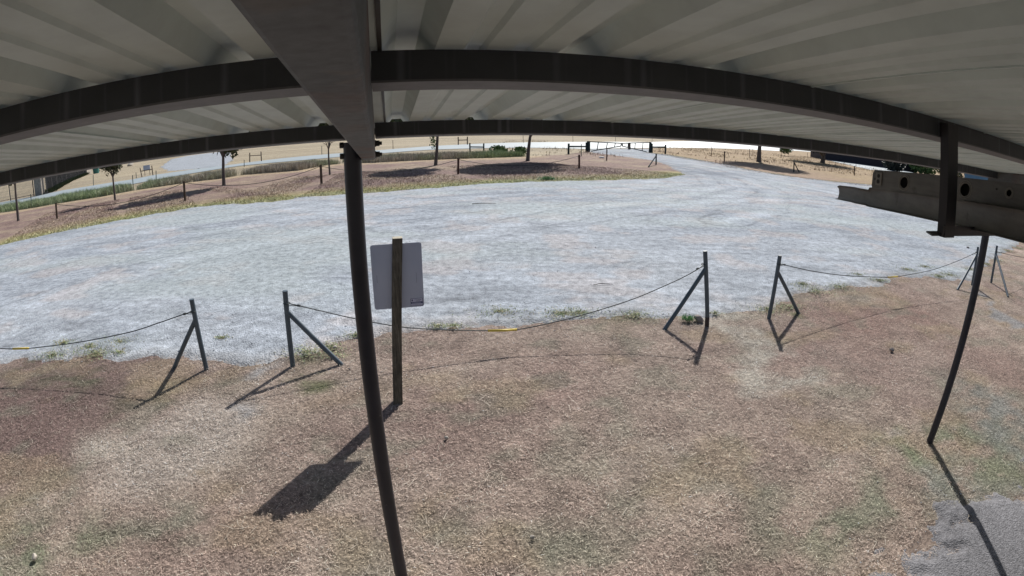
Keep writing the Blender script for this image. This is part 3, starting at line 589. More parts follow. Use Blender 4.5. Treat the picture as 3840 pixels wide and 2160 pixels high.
m = MB(); m.quadbox([FU(.01, HU-.001, -.04), FU(2.3, HU-.001, -.04), FU(2.3, HU-.001, .004), FU(.01, HU-.001, .004), FU(.01, HU+.0025, -.04), FU(2.3, HU+.0025, -.04), FU(2.3, HU+.0025, .004), FU(.01, HU+.0025, .004)])
m.quadbox([FU(.12, -.004, -.04), FU(2.3, -.004, -.04), FU(2.3, -.004, .006), FU(.12, -.004, .006), FU(.12, -.0005, -.04), FU(2.3, -.0005, -.04), FU(2.3, -.0005, .006), FU(.12, -.0005, .006)]); m.build('lip', M_CHAN, up)
m = MB(); m.quadbox([FU(.02, .001, -.043), FU(2.3, .001, -.043), FU(2.3, .001, -.040), FU(.02, .001, -.040), FU(.02, HU-.003, -.043), FU(2.3, HU-.003, -.043), FU(2.3, HU-.003, -.040), FU(.02, HU-.003, -.040)]); m.build('dark_backing', M_HOLE_SHADE, up)  # added backing stops daylight through the holes, their shade put into its colour
m = MB(); m.box(FU(.042, .042, .004), dir_up*.018, Vector((0, 0, .026)), out_up*.003); cl_ = m.build('end_clip', M_CHANRIM, up, bevel=.003)
for h_, r_ in ((.053, .0075), (.031, .0085)):
    m = MB().tube([FU(.042, h_, .0068), FU(.042, h_, .0085)], r_, 16); m.build('clip_hole', M_HOLE_SHADE, cl_)
m = MB().tube([FU(.018, .04, .0014), FU(.018, .04, .0028)], .0045, 12); m.build('rivet_hole', M_HOLE_SHADE, up)
for s_, h_, r_ in ((.62, .052, .004), (1.0, .02, .003), (.8, .06, .003)):
    m = MB().tube([FU(s_, h_, .0014), FU(s_, h_, .0028)], r_, 12); m.build('rivet_hole', M_HOLE_SHADE, up)
# lower: a plain deep channel
dir_lo = (DU*.483+DN*1.085+Vector((0, 0, -.085))); Ll = dir_lo.length; dir_lo /= Ll
e_lo = SZ(1.716+.483*.965, .85+1.085*.965, -.178-.085*.965); out_lo = Vector((-dir_lo.y, dir_lo.x, 0)).normalized()
def FL(s, h, q): return e_lo-dir_lo*s+Vector((0, 0, 1))*h+out_lo*q
m = MB(); HL = .078
segs = [(0., .0, .062), (.02, .0, .07), (.20, -.001, .070), (.235, -.003, .068), (.36, -.003, .066), (.37, -.006, HL), (.5, -.007, HL), (2.6, -.008, HL)]
def lprof(h0, h1): return [(h0, .016), (h0+.003, .002), (h0+.008, -.001), ((h0+h1)/2, -.004), (h1-.012, -.001), (h1-.004, .004), (h1, .012), (h1+.002, .004), (h1-.006, -.004), ((h0+h1)/2, -.008), (h0+.004, -.004), (h0-.003, .016)]
b0 = None
for s_, h0, h1 in segs:
    base_ = len(m.v); P_ = lprof(h0, h1); m.v += [FL(s_, h, q) for h, q in P_]
    if b0 is not None:
        for i in range(len(P_)): j = (i+1) % len(P_); m.f.append((b0+i, b0+j, base_+j, base_+i))
    else: m.f.append(tuple(range(len(P_)-1, -1, -1)))
    b0 = base_
m.f.append(tuple(b0+i for i in range(len(P_))))
lo = m.build('plain_steel_channel', M_CHAN, None, origin=e_lo, auto=True)
tag(lo, 'lower stored metal channel with plain deep side and notched end, sticking out furthest', 'metal channel', 'metal channels stored on the hanging bracket')

# ------------------------------------------------------------------ cable barrier posts in front of the carport
def barrier_post(b, tp, foot, joint, lab, r=.030, foot_dark=False):
    B = at(*b); T = over(B, *tp); Fo = at(*foot); J = over(B, *joint)
    k = max(0, min(1, (J.z)/(T.z))); J = B.lerp(T, k)
    e = empty('barrier_post', B, lab, 'barrier post', 'braced pipe posts of the cable barrier')
    Bb = B-Vector((0, 0, .08))
    m = MB()
    if foot_dark:
        k = .11; MB().tube([Bb, B.lerp(T, k)], r*1.02, 20).build('post_foot', M_DAMP, e, auto=True); m.tube([B.lerp(T, k), T], r, 20)
    else: m.tube([Bb, T], r, 20)
    m.build('post', M_PIPE, e, auto=True)
    dF = (Fo-J).normalized(); MB().tube([J+dF*.01, Fo+dF*.05], r*.93, 18).build('brace', M_PIPE, e, auto=True)
    return B, T
b1 = barrier_post((773, 1377), (718.5, 1122), (656, 1373), (725, 1200), 'braced grey pipe post leftmost of all, its brace leaning left')
b2 = barrier_post((1095.7, 1363.5), (1068.8, 1090.4), (1271, 1359), (1084.5, 1165), 'braced grey pipe post left of the wooden sign post, brace leaning right')
b3 = barrier_post((2653, 1217), (2644, 941), (2497.6, 1228), (2644, 1005), 'braced pipe post with rusty foot beside the rock and green tuft', foot_dark=True)
b4 = barrier_post((2884, 1187), (2924.7, 958), (2991, 1169), (2922, 1018), 'braced pipe post right of the worn path, brace leaning right')
b5 = barrier_post((3646, 1066), (3668, 926), (3593, 1082), (3660, 950), 'braced pipe post partly hidden behind the slim dark carport post')
b6 = barrier_post((3717.6, 1056), (3739, 921), (3778.5, 1107.6), (3739, 953), 'braced pipe post rightmost, just right of the slim dark carport post')
def in_plane(a, b, x, y):
    """point seen at a pixel lying in the vertical plane through a and b"""
    d = Vector((b.x-a.x, b.y-a.y, 0)); nrm = Vector((-d.y, d.x, 0)); v = ray(x, y); k = nrm.dot(Vector((a.x, a.y, 0)))/nrm.dot(Vector((v.x, v.y, 0))); return Vector((0, 0, CAMZ))+v*k
def smooth_line(P, n=6):
    out = []
    for i in range(len(P)-1):
        p0, p1, p2, p3 = P[max(i-1, 0)], P[i], P[i+1], P[min(i+2, len(P)-1)]
        for k in range(n):
            t_ = k/n; out.append(.5*((2*p1)+(p2-p0)*t_+(2*p0-5*p1+4*p2-p3)*t_*t_+(-p0+3*p1-3*p2+p3)*t_**3))
    return out+[P[-1]]
def loop(m, c, ax_, r):
    a = ax_.orthogonal().normalized(); b = ax_.cross(a); m.tube([c+(a*math.cos(t_)+b*math.sin(t_))*r for t_ in np.linspace(0, 2*math.pi, 17)], .006, 6)
def cable(P, ends, lab, sleeve=None):
    e = empty('cable', P[0], lab, 'cable', 'cables strung between the barrier posts')
    m = MB().tube(smooth_line(P), .0062, 8)
    m.build('strand', M_CABLE, e, smooth=True)
    for c, ax_, knot in ends:
        lm = MB(); loop(lm, c, ax_, .037); kd = (knot-c).normalized(); lm.tube([knot-kd*.015, knot+kd*.02], .013, 8); lm.tube([c+Vector((0, 0, -.03)), knot], .005, 6)
        lm.build('end_loop', M_CABLE, e, smooth=True)
    if sleeve: MB().tube(sleeve, .0135, 12).build('sleeve', M_YEL, e, smooth=True)
def zc(b, py_px): return over(b[0], *py_px)
# middle cable
A, Bq = zc(b2, (1075, 1137)), zc(b3, (2640, 991)); ia = lambda x, y: in_plane(b2[0], b3[0], x, y)
mid = [ia(1120, 1146), ia(1330.5, 1195), ia(1472, 1221), ia(1560, 1231), ia(1700, 1238), ia(1830, 1240), ia(1938, 1236), ia(2081, 1207.5), ia(2213, 1173), ia(2378, 1120), ia(2510, 1064), ia(2566, 1037.6), ia(2619, 1008)]
up_ = Vector((0, 0, 1))
cable([A]+mid+[Bq], [(A, up_, ia(1120, 1146)), (Bq, up_, ia(2616, 1007))], 'long sagging cable with yellow sleeve, between the sign post and the rock', [ia(1830, 1240), ia(1885, 1239), ia(1938, 1236)])
A = zc(b1, (723, 1168)); dirL = (b1[0]-b2[0]).normalized(); off = b1[0]+(b1[0]-b3[0]).normalized()*5.3
il = lambda x, y: in_plane(b1[0], off, x, y)
lf = [il(693, 1177), il(600, 1209), il(484.5, 1246), il(298, 1283), il(149, 1302), il(108, 1306), il(48, 1308), il(0, 1306)]
lf += [lf[-1]+(off-b1[0]).normalized()*d_+Vector((0, 0, h_)) for d_, h_ in ((1., .1), (2., .38))]
cable([A]+lf, [(A, up_, il(693, 1177))], 'sagging cable running out of the left edge, yellow sleeve at its low end', [il(108, 1306), il(48, 1308)])
A, Bq = zc(b4, (2922, 990)), zc(b5, (3662, 946)); ir = lambda x, y: in_plane(b4[0], b5[0], x, y)
rf_ = [ir(2942, 993), ir(3033.6, 1014), ir(3145, 1031), ir(3257, 1038), ir(3330, 1039.5), ir(3366, 1037), ir(3408, 1030), ir(3496.6, 1012), ir(3585, 981), ir(3650, 952)]
cable([A]+rf_+[Bq], [(A, up_, ir(2942, 993)), (Bq, up_, ir(3646, 954))], 'sagging cable with pale yellow sleeve, right of the worn path', [ir(3330, 1039.5), ir(3366, 1037)])
A = zc(b6, (3738, 944)); off = b6[0]+(b6[0]-b4[0]).normalized()*6; ix = lambda x, y: in_plane(b6[0], off, x, y)
rr = [ix(3750, 947), ix(3797, 958), ix(3840, 966)]; rr.append(rr[-1]*1.6-rr[-2]*.6)
cable([A]+rr, [(A, up_, ix(3755, 948))], 'short stretch of cable leaving the right edge of the view')

# ------------------------------------------------------------------ sign
B = at(1490, 1500); T = over(B*1.017, 1490, 892); sg = empty('sign_post', B, 'square weathered wooden post carrying a bare grey sign panel seen from behind', 'sign')
vd = Vector((B.x, B.y, 0)).normalized(); pd = Vector((vd.y, -vd.x, 0)); hw = .0445
m = MB().box((B+T)/2-Vector((0, 0, .04)), pd*hw, vd*hw, (T-B)/2+Vector((0, 0, .04))); po = m.build('post', M_WOOD, sg, bevel=.003)
MB().box(T+Vector((0, 0, .0022)), pd*(hw-.001), vd*(hw-.001), Vector((0, 0, .002))).build('post_top', M_WTOP, po)
# panel plane behind the post (on the gravel side)
C0 = B+vd*(hw+.012)
def onpanel(x, y):
    v = ray(x, y); k = vd.dot(Vector((C0.x, C0.y, 0)))/vd.dot(v); return Vector((0, 0, CAMZ))+v*k
tl, tr_, br2, bl = onpanel(1394, 913), onpanel(1586, 914), onpanel(1586, 1157), onpanel(1398, 1154)
zt, zb = (tl.z+tr_.z)/2, (bl.z+br2.z)/2; ul, ur = ((tl-C0).dot(pd)+(bl-C0).dot(pd))/2, ((tr_-C0).dot(pd)+(br2-C0).dot(pd))/2
def panel(u0, u1, z0, z1, rad_, q0, q1):
    P_ = []
    for cx, cz, a0 in ((u1-rad_, z0+rad_, -90), (u1-rad_, z1-rad_, 0), (u0+rad_, z1-rad_, 90), (u0+rad_, z0+rad_, 180)):
        for i in range(6): a = rad(a0+i*18); P_.append((cx+rad_*math.cos(a), cz+rad_*math.sin(a)))
    mm = MB(); mm.extrude(P_, lambda u, z: Vector((C0.x, C0.y, 0))+pd*u+vd*q0+Vector((0, 0, z)), lambda u, z: Vector((C0.x, C0.y, 0))+pd*u+vd*q1+Vector((0, 0, z)), close=True); return mm
pn = panel(ul, ur, zb, zt, .022, -.0015, .0015).build('panel', M_SIGN, sg)
for a_, b_, l_ in ((.09, .42, .12), (.87, .38, .16), (.55, .7, .05)): panel(ul+(ur-ul)*a_, ul+(ur-ul)*a_+.0022, zb+(zt-zb)*b_, zb+(zt-zb)*(b_+l_), .0008, -.0019, -.0016).build('scratch', M_LBLT, pn)
pxm = (ur-ul)/192.; su1 = ur-5*pxm; su0 = su1-47*pxm; sz0 = zb+4.5*pxm; sz1 = sz0+30*pxm
stk_ = panel(su0, su1, sz0, sz1, .002, -.0022, -.0016).build('sticker', M_LBLB, pn)
f_ = lambda a, b, c, d: (su0+(su1-su0)*a, su0+(su1-su0)*b, sz0+(sz1-sz0)*c, sz0+(sz1-sz0)*d)
for a in ((.035, .965, .55, .95), (.035, .965, .06, .3)): panel(*f_(*a), .001, -.0028, -.0023).build('white_field', M_LBLW, stk_)
for a in ((.27, .9, .76, .83), (.42, .78, .62, .68), (.1, .9, .15, .2), (.08, .2, .64, .88)): panel(*f_(*a), .0006, -.0034, -.0029).build('print_line', M_LBLT, stk_)
for a in ((.1, .86, .40, .44),): panel(*f_(*a), .0006, -.0034, -.0023).build('print_line', M_LBLW, stk_)

# ------------------------------------------------------------------ stones
def stone(px_xy, size, name, mat, lab, cat='rock', sq=(1, .8, .65), seed=0):
    rr_ = random.Random(seed); p = at(*px_xy); import bmesh
    bm = bmesh.new(); bmesh.ops.create_icosphere(bm, subdivisions=3, radius=1)
    offs = [Vector((rr_.uniform(-1, 1), rr_.uniform(-1, 1), rr_.uniform(-1, 1))).normalized() for _ in range(9)]; dist = [rr_.uniform(.55, .9) for _ in offs]
    for v in bm.verts:
        for o_, d_ in zip(offs, dist):
            k = v.co.dot(o_)-d_
            if k > 0: v.co -= o_*k*.85
        v.co = Vector((v.co.x*sq[0], v.co.y*sq[1], v.co.z*sq[2]))*size
    me = bpy.data.meshes.new(name); bm.to_mesh(me); bm.free(); me.materials.append(mat)
    o = bpy.data.objects.new(name, me); COL.objects.link(o); o.location = p+Vector((0, 0, size*sq[2]*.5-.008)); o.rotation_euler.z = rr_.uniform(0, 6); return tag(o, lab, cat)
stone((131, 2090), .038, 'rock', M_ROCK, 'pale rounded limestone rock in the grass at bottom left', seed=1)
stone((1997, 2012), .020, 'pebble', M_ROCK, 'small white pebble in the grass near the bottom centre', 'pebble', seed=2)
stone((1674, 1640), .022, 'pebble', M_ROCK, 'small white stone chip on the brown grass below the cable', 'pebble', seed=3)
stone((2620, 1200), .085, 'rock', M_ROCKD, 'brown grey rock lying beside the rusty foot of the braced post', seed=4)
stone((3344, 1312), .045, 'dirt_clod', M_ROCKD, 'dark clod with a pale cap on the brown grass between the path and slim post', 'clod', seed=5)
stone((3629, 930), .06, 'rock', M_ROCKD, 'small dark stone on the gravel left of the slim carport post', seed=6)
stone((1255, 1303), .035, 'rock', M_ROCK, 'small white stone by the brace foot left of the wooden sign post', seed=8)
# green tuft by the rock
p = at(2580, 1200); n = 170; th = rng.uniform(0, 6.28, n)
tag(blades('grass_tuft', p.x+rng.normal(0, .045, n), p.y+rng.normal(0, .04, n), np.full(n, 0.), rng.uniform(.06, .13, n), rng.uniform(.005, .009, n), th, rng.uniform(.5, 1.3, n), np.array([.16, .32, .14])*rng.lognormal(0, .3, n)[:, None]), 'bright green grass tuft beside the brown rock at the braced post', 'grass tuft')
p = at(2054, 674); n = 160
tag(blades('green_weed', p.x+rng.normal(0, .16, n), p.y+rng.normal(0, .1, n), np.full(n, 0.), rng.uniform(.12, .3, n), rng.uniform(.03, .05, n), rng.uniform(0, 6.28, n), rng.uniform(.5, 1.3, n), np.array([.2, .33, .17])*rng.lognormal(0, .3, n)[:, None]), 'bright green weed clump on the far edge of the gravel below the big tree shadow', 'weed')
# twigs on the lot
for (a, b, c, d), lab in (((1770, 764, 1860, 763), 'dark stick lying on the far gravel'), ((2225, 1068, 2298, 1066), 'thin dark twig lying on the near gravel')):
    P0, P1 = at(a, b, .02), at(c, d, .02); m = MB().tube([P0, P0.lerp(P1, .4)+Vector((0, .03, .01)), P1], [.005, .007, .003] if b > 900 else [.010, .012, .005], 6)
    tag(m.build('twig', M_BARK, None, origin=P0), lab, 'twig')

# ------------------------------------------------------------------ far posts
def far_post(b, t_, r, mat, lab, group='wooden posts across the grass strip', name='wooden_post', cat='post', cap=True):
    B = at(*b); T = over(B, *t_); m = MB().tube([B-Vector((0, 0, .1)), B.lerp(T, .5), T], r, 10); o = m.build(name, mat, None, origin=B, auto=True); tag(o, lab, cat, group); return B, T
strip = [((214, 820), (209.5, 761), .055, 'weathered post leftmost on the far grass strip'), ((694, 751.6), (689.5, 679), .06, 'weathered post standing in a tree shadow left of the bare tree'),
         ((1205.6, 688.5), (1202.6, 617.7), .065, 'pale weathered post just left of the bare little tree'), ((1718, 651), (1718.8, 593.5), .06, 'brown post between two tree shadows on the far strip'),
         ((2172, 631.5), (2172, 580.4), .065, 'brown post left of the drive, right of the big tree shadow'), ((2275, 601), (2276, 556), .05, 'rusty leaning post in front of the gate')]
SP = [far_post(*s_[:3], M_FARRUST if i > 2 else M_FARWOOD, s_[3]) for i, s_ in enumerate(strip)]
far_post((2716, 604.7), (2716.8, 567.4), .06, M_FARRUST, 'brown post right of the drive in the tan grass'); pr = far_post((3203.7, 656.8), (3204.7, 622), .06, M_FARWOOD, 'pale topped post in golden grass above the stored channel')
def braced(b, t_, foot, lab, mat):
    B = at(*b); T = over(B, *t_); Fo = at(*foot); e = empty('braced_post', B, lab, 'post', 'braced posts at the bends of the strip fence')
    MB().tube([B-Vector((0, 0, .1)), T], .055, 10).build('post', mat, e, auto=True); J = B.lerp(T, .82); MB().tube([J, Fo], .045, 10).build('brace', mat, e, auto=True); return B, T
bp1 = braced((2460.4, 616), (2460.8, 576.7), (2431.7, 626), 'dark braced post at the inner corner of the drive', M_FARGRN)
bp2 = braced((2976.6, 644), (2978, 600.5), (2997, 646), 'dark braced post in the golden grass right of the drive', M_FARGRN)
def sag(a, b, drop, lab, r=.014):
    P = [a.lerp(b, t_)-Vector((0, 0, drop*4*t_*(1-t_))) for t_ in np.linspace(0, 1, 17)]; o = MB().tube(P, r, 6).build('cable', M_CABLE, None, origin=a, smooth=True); tag(o, lab, 'cable', 'far cables between the strip posts')
tops = [B.lerp(T, .92) for B, T in SP]
for i, lab in enumerate(('far cable from the leftmost strip post to the next', 'far cable passing behind the two tree trunks on the left', 'far cable from the pale post to the brown post behind the carport post', 'far cable sagging in front of the big tree trunk')): sag(tops[i], tops[i+1], .5, lab)
sag(bp2[1]-Vector((0, 0, .1)), pr[1]-Vector((0, 0, .1)), .35, 'far cable across the golden grass on the right')
for b, t_, lab in (((119, 777.6), (115, 728), 'thin green steel stake in the weeds near the iron fence'), ((499, 694), (497, 656.5), 'thin green steel stake in the weeds left of the small sign frame'), ((350, 696), (349.6, 656.5), 'thin steel stake on the far verge left of the round headed tree'),
                   ((586, 680), (585, 640), 'thin steel stake in the weeds right of the small sign frame'), ((511, 667), (510, 646), 'short pale stake beside the small sign frame'), ((915.6, 625), (915.6, 600), 'short stake in the weeds near the rail frame'),
                   ((1207, 579.7), (1206.7, 547), 'stake beyond the road left of the bare tree'), ((1474, 558), (1473, 526), 'stake beyond the road right of the carport post'),
                   ((2180, 585), (2180, 540.6), 'thin steel stake in front of the left rail panel by the gate'), ((2668, 584), (2669.5, 547), 'stake in the tan grass right of the gate'),
                   ((2810, 589), (2810.7, 556.5), 'stake left of the thick tree trunk on the right'), ((2823, 569.5), (2823, 548), 'distant stake just left of the thick tree trunk'), ((2929.7, 591), (2930, 563.7), 'stake beside the small green bush'), ((3027, 593.8), (3028, 572.4), 'stake under the drooping dark tree'),
                   ((1962.9, 535.7), (1961, 503), 'leaning stake across the road left of the big tree'), ((2148.8, 532.7), (2148, 505), 'stake across the road left of the gate'), ((2308, 531), (2308, 507), 'stake across the road behind the gate centre'), ((2445.5, 532.7), (2445.5, 512), 'stake across the road above the right gate post')):
    far_post(b, t_, .035, M_TPOST if b[0] < 1300 or b[0] == 2180 else M_FARWOOD, lab, 'fence stakes in the distance', 'fence_stake', 'fence stake')
def hframe(pa, pb, rail, lab, mat, r=.06, rr_=.04):
    e = empty('rail_frame', at(*pa[0]), lab, 'rail frame', 'two post rail frames'); A = at(*pa[0]); B = at(*pb[0]); TA, TB = over(A, *pa[1]), over(B, *pb[1])
    MB().tube([A-Vector((0, 0, .1)), TA], r, 10).build('post', mat, e, auto=True); MB().tube([B-Vector((0, 0, .1)), TB], r, 10).build('post', mat, e, auto=True)
    MB().tube([over(A, *rail[0]), over(B, *rail[1])], rr_, 10).build('rail', mat, e, auto=True); return A, B, TA, TB
hframe(((936.5, 608.4), (936.5, 573)), ((980.5, 604), (978.6, 568.5)), ((937, 584.5), (980, 582)), 'brown two post rail frame across the road left of the bare tree', M_FARWOOD)
hframe(((1718.8, 543), (1718, 513.4)), ((1752.7, 542.4), (1752.7, 512.6)), ((1719, 525.5), (1753, 524.5)), 'brown two post rail frame farthest away across the road', M_FARWOOD, .08, .06)
hframe(((1762.8, 575), (1761.7, 536.5)), ((1814, 575), (1814, 537.6)), ((1762, 551), (1814, 551.5)), 'dark green rail frame standing in the tall weeds', M_FARGRN, .07, .06)
hframe(((2131.7, 577.5), (2132.8, 538.3)), ((2199, 569), (2199, 534)), ((2133, 549.5), (2199, 549.7)), 'dark green rail frame left of the gate', M_FARGRN, .10, .085)
hframe(((2445, 572), (2445, 538)), ((2495, 576), (2496, 543)), ((2445, 551.5), (2496, 551.5)), 'dark green rail frame right of the gate', M_FARGRN, .10, .085)
# small framed notice beyond the road
A, B, TA, TB = hframe(((533, 663.6), (525, 629.6)), ((574, 658), (569, 621)), ((528, 642), (570, 634.5)), 'wooden rail frame in front of the small grey notice', M_FARWOOD, .05, .04)
ns = empty('notice_board', at(552, 657), 'small grey notice panel on thin legs behind the wooden rail frame', 'sign'); q = at(552, 657)
c0, c1 = over(q, 538, 641), over(q, 561, 618); m = MB(); m.quadbox([Vector((c0.x, c0.y, c0.z)), Vector((c1.x, c1.y, c0.z)), Vector((c1.x, c1.y+.04, c0.z)), Vector((c0.x, c0.y+.04, c0.z)), Vector((c0.x, c0.y, c1.z)), Vector((c1.x, c1.y, c1.z)), Vector((c1.x, c1.y+.04, c1.z)), Vector((c0.x, c0.y+.04, c1.z))]); m.build('panel', M_SIGN, ns)
for c in (c0.lerp(c1, .12), c0.lerp(c1, .88)): MB().tube([Vector((c.x, c.y+.06, -.1)), Vector((c.x, c.y+.06, c1.z-.1))], .03, 8).build('leg', M_FARWOOD, ns)
# gate
gl, gr_ = at(2205, 569), at(2437, 572); TL, TR = over(gl, 2206, 529), over(gr_, 2439, 533)
gt = empty('pipe_gate', gl, 'dark double pipe gate with slanting bottom rails across the gravel drive', 'gate')
for B, T, nm in ((gl, TL, 'gate_post'), (gr_, TR, 'gate_post')): MB().tube([B-Vector((0, 0, .1)), T], .15, 14).build(nm, M_FARGRN, gt, auto=True)
g2 = at(2211, 568); MB().tube([g2, over(g2, 2211, 530)], .07, 10).build('hinge_post', M_FARGRN, gt, auto=True)
mc = gl.lerp(gr_, .545); 
def leaf(B, Tz, ph, bs):       # a gate leaf from hinge side ph to the meeting point
    e_ = MB(); top0, top1 = over(B, *ph[0]), over(mc, *ph[1]); bt0, bt1 = over(B.lerp(mc, .1), *bs[0]), over(mc, *bs[1]); bt0.z = max(bt0.z, .06)
    o = MB().tube([top0, top1], .05, 8).build('gate_leaf', M_FARGRN, gt); MB().tube([bt0, bt1], .05, 8).build('bottom_rail', M_FARGRN, o)
    for k in (.27, .55, .8): P1 = top0.lerp(top1, k); kk = max(0, (k-.1)/.9); P2 = bt0.lerp(bt1, kk); MB().tube([P1, P2], .045, 8).build('upright', M_FARGRN, o)
    MB().tube([top1, bt1], .06, 8).build('upright', M_FARGRN, o)
leaf(gl, 0, ((2210, 531.5), (2331, 537.5)), ((2217, 571.5), (2328, 548))); leaf(gr_, 0, ((2439, 534), (2334, 537.5)), ((2425, 571), (2334, 548)))
q = at(2360, 560); m = MB().tube([q-Vector((0, 0, .1)), over(q, 2360, 537)], .17, 10); tag(m.build('stump_post', M_FARWOOD, None, origin=q, auto=True), 'thick pale wooden post behind the right gate leaf', 'post')
q0, q1 = at(2247, 593), at(2265, 593.5); m = MB().box((q0+q1)/2+Vector((0, 0, .08)), (q1-q0)/2, Vector((0, .12, 0)), Vector((0, 0, .06))); tag(m.build('white_board', M_WHITE, None, origin=q0), 'white board lying on the brown strip in front of the gate', 'board')

# ------------------------------------------------------------------ trees
def tree(name, b, forks, rtrunk, crown, leafm, lab, leaves=2600, ls=.13, bare=False, cat='tree', group='trees along the far grass strip', trunk_to=None, cmin=None):
    B = at(*b); e = empty(name, B, lab, cat, group); rr_ = random.Random(int(b[0]))
    T = over(B, *trunk_to) if trunk_to else B+Vector((0, 0, 2)); cx, cy, cz0, cz1, cr = crown
    Cc = Vector((B.x+cx, B.y+cy, (cz0+cz1)/2)); m = MB()
    m.tube([B-Vector((0, 0, .15)), B+Vector((0, 0, .05)), B.lerp(T, .5)+Vector((rr_.uniform(-.03, .03), 0, 0)), T], [rtrunk*1.7, rtrunk*1.25, rtrunk, rtrunk*.85], 12)
    tips = []
    for i in range(forks):
        a = i*6.28/forks+rr_.uniform(-.4, .4); q = rr_.uniform(.35, .8)
        E = Cc+Vector((math.cos(a)*cr*q, math.sin(a)*cr*q, (cz1-cz0)*rr_.uniform(-.25, .38))); 
        if E.z < T.z+.25: E.z = T.z+rr_.uniform(.3, .7)
        Mi = T.lerp(E, .5)+Vector((rr_.uniform(-.1, .1)*cr, rr_.uniform(-.1, .1)*cr, .12*cr)); m.tube([T-Vector((0, 0, .05)), Mi, E], [rtrunk*.6, rtrunk*.35, rtrunk*.1], 7); tips += [Mi, E]
        for k in range(3):
            E2 = Mi.lerp(E, rr_.uniform(.1, .8))+Vector((rr_.uniform(-1, 1), rr_.uniform(-1, 1), rr_.uniform(-.1, .8)))*cr*.42; m.tube([Mi.lerp(E, .3), E2], [rtrunk*.25, rtrunk*.06], 5); tips.append(E2)
    m.build('trunk', M_BARK, e, auto=True)
    if leaves:
        tip = np.array([list(t_) for t_ in tips]); ctr = tip[rng.integers(0, len(tip), leaves)]+rng.normal(0, cr*.21, (leaves, 3))
        d = (ctr-np.array(Cc))/np.array([cr, cr, (cz1-cz0)/2]); ln = np.linalg.norm(d, axis=1); k = ln > 1; ctr[k] = np.array(Cc)+(d[k]/ln[k][:, None]*rng.uniform(.8, 1.05, k.sum())[:, None])*np.array([cr, cr, (cz1-cz0)/2])
        gap = fbm(ctr[:, 0]*1.6/cr*1.2+ctr[:, 2], ctr[:, 1]*1.6/cr*1.2-ctr[:, 2]*.7, 5) > .38; ctr = ctr[gap]; n = len(ctr)
        a = rng.normal(0, 1, (n, 3)); a /= np.linalg.norm(a, axis=1)[:, None]; b_ = np.cross(a, rng.normal(0, 1, (n, 3))); b_ /= np.linalg.norm(b_, axis=1)[:, None]
        s = ls*rng.uniform(.6, 1.3, n)[:, None]; V = np.stack([ctr-a*s, ctr+b_*s*.55, ctr+a*s, ctr-b_*s*.55], 1).reshape(-1, 3)-np.array(B)
        o = bulk('crown', leafm, V, F4=np.arange(n*4).reshape(n, 4)); o.parent = e
    return B
tree('tree', (69, 826), 5, .075, (0, 0, 2.0, 5.0, 1.3), M_LEAF, 'dark trunk at the left edge in front of the iron fence', trunk_to=(56, 692))
tree('small_tree', (432, 750), 7, .06, (-.1, 0, 1.35, 3.2, .85), M_LEAF, 'small round headed olive tree on the left of the strip', trunk_to=(423, 662), leaves=2600, ls=.07)
tree('tree', (840, 694), 6, .095, (.25, 0, 1.6, 6.2, 1.8), M_LEAF, 'forking tree with leaves at its fork, left of the bare tree', trunk_to=(837, 588), leaves=13000, ls=.16)
tree('bare_tree', (1237, 654), 8, .05, (0, 0, 1.55, 2.7, .7), M_LEAF, 'leafless little tree with upright twigs left of the carport post', trunk_to=(1231.7, 558), leaves=0)
tree('tree', (1634, 618), 6, .10, (1.2, 0, 2.1, 7.2, 1.9), M_LEAF, 'leaning dark trunk with a leafy shoot, right of the carport post', trunk_to=(1641, 505), leaves=13000, ls=.17)
tree('tree', (1979, 602), 7, .12, (1.6, 0, 2.2, 9.0, 3.2), M_LEAF, 'big leaning trunk with a fork, casting the widest shadow on the strip', trunk_to=(1988, 512), leaves=26000, ls=.21)
tree('tree', (2845.6, 606), 7, .24, (-1, 0, 4., 12., 4.4), M_LEAF, 'thick dark trunk right of the drive among golden grass', trunk_to=(2849, 545), leaves=14000, ls=.26)
tree('dark_tree', (3084, 611), 8, .35, (-2.5, 0, 1.7, 8., 5.5), M_LEAFD, 'dark drooping tree in front of the long dark shed', trunk_to=(3088, 585), leaves=7000, ls=.35)
def bush(name, b, size, n, mat, lab, cat='bush', ls=.15, z0=0, group=None):
    B = at(*b); c = rng.normal(0, 1, (n, 3)); c /= np.linalg.norm(c, axis=1)[:, None]; c = c*rng.random((n, 1))**.4*np.array(size)+np.array([0, 0, size[2]*.8+z0])
    k = (fbm(c[:, 0]*2.2/size[0]+c[:, 2]*1.3, c[:, 1]*2.2/size[1]+5, 3) > .4) & (c[:, 2] > 0); c = c[k]; n = len(c)
    a = rng.normal(0, 1, (n, 3)); a /= np.linalg.norm(a, axis=1)[:, None]; b_ = np.cross(a, rng.normal(0, 1, (n, 3))); b_ /= np.linalg.norm(b_, axis=1)[:, None]; s = ls*rng.uniform(.6, 1.3, n)[:, None]
    o = bulk(name, mat, np.stack([c-a*s, c+b_*s*.5, c+a*s, c-b_*s*.5], 1).reshape(-1, 3), F4=np.arange(n*4).reshape(n, 4)); o.location = B; return tag(o, lab, cat, group)
bush('bush', (2945, 585), (1.5, 1., 1.0), 900, M_LEAFG, 'light green bush just left of the drooping dark tree', ls=.2, z0=.6)
bush('bush', (3460, 652), (4.5, 2.5, 2.4), 3000, M_LEAFG, 'green bush above the stored channel, left of the hanging bracket', ls=.28)
bush('bush', (3560, 668), (5, 3, 3.0), 4500, M_LEAF, 'dark olive bush behind the hanging bracket beside the blue container', ls=.25)
bush('bush', (3350, 640), (2.5, 2.2, 1.6), 1600, M_LEAFD, 'dark scrub at the right end of the long dark shed', ls=.28)
bush('bush', (1868, 574), (.9, .6, .42), 380, M_LEAFG, 'tall green weed bush rising above the ditch left of the big tree', ls=.16)
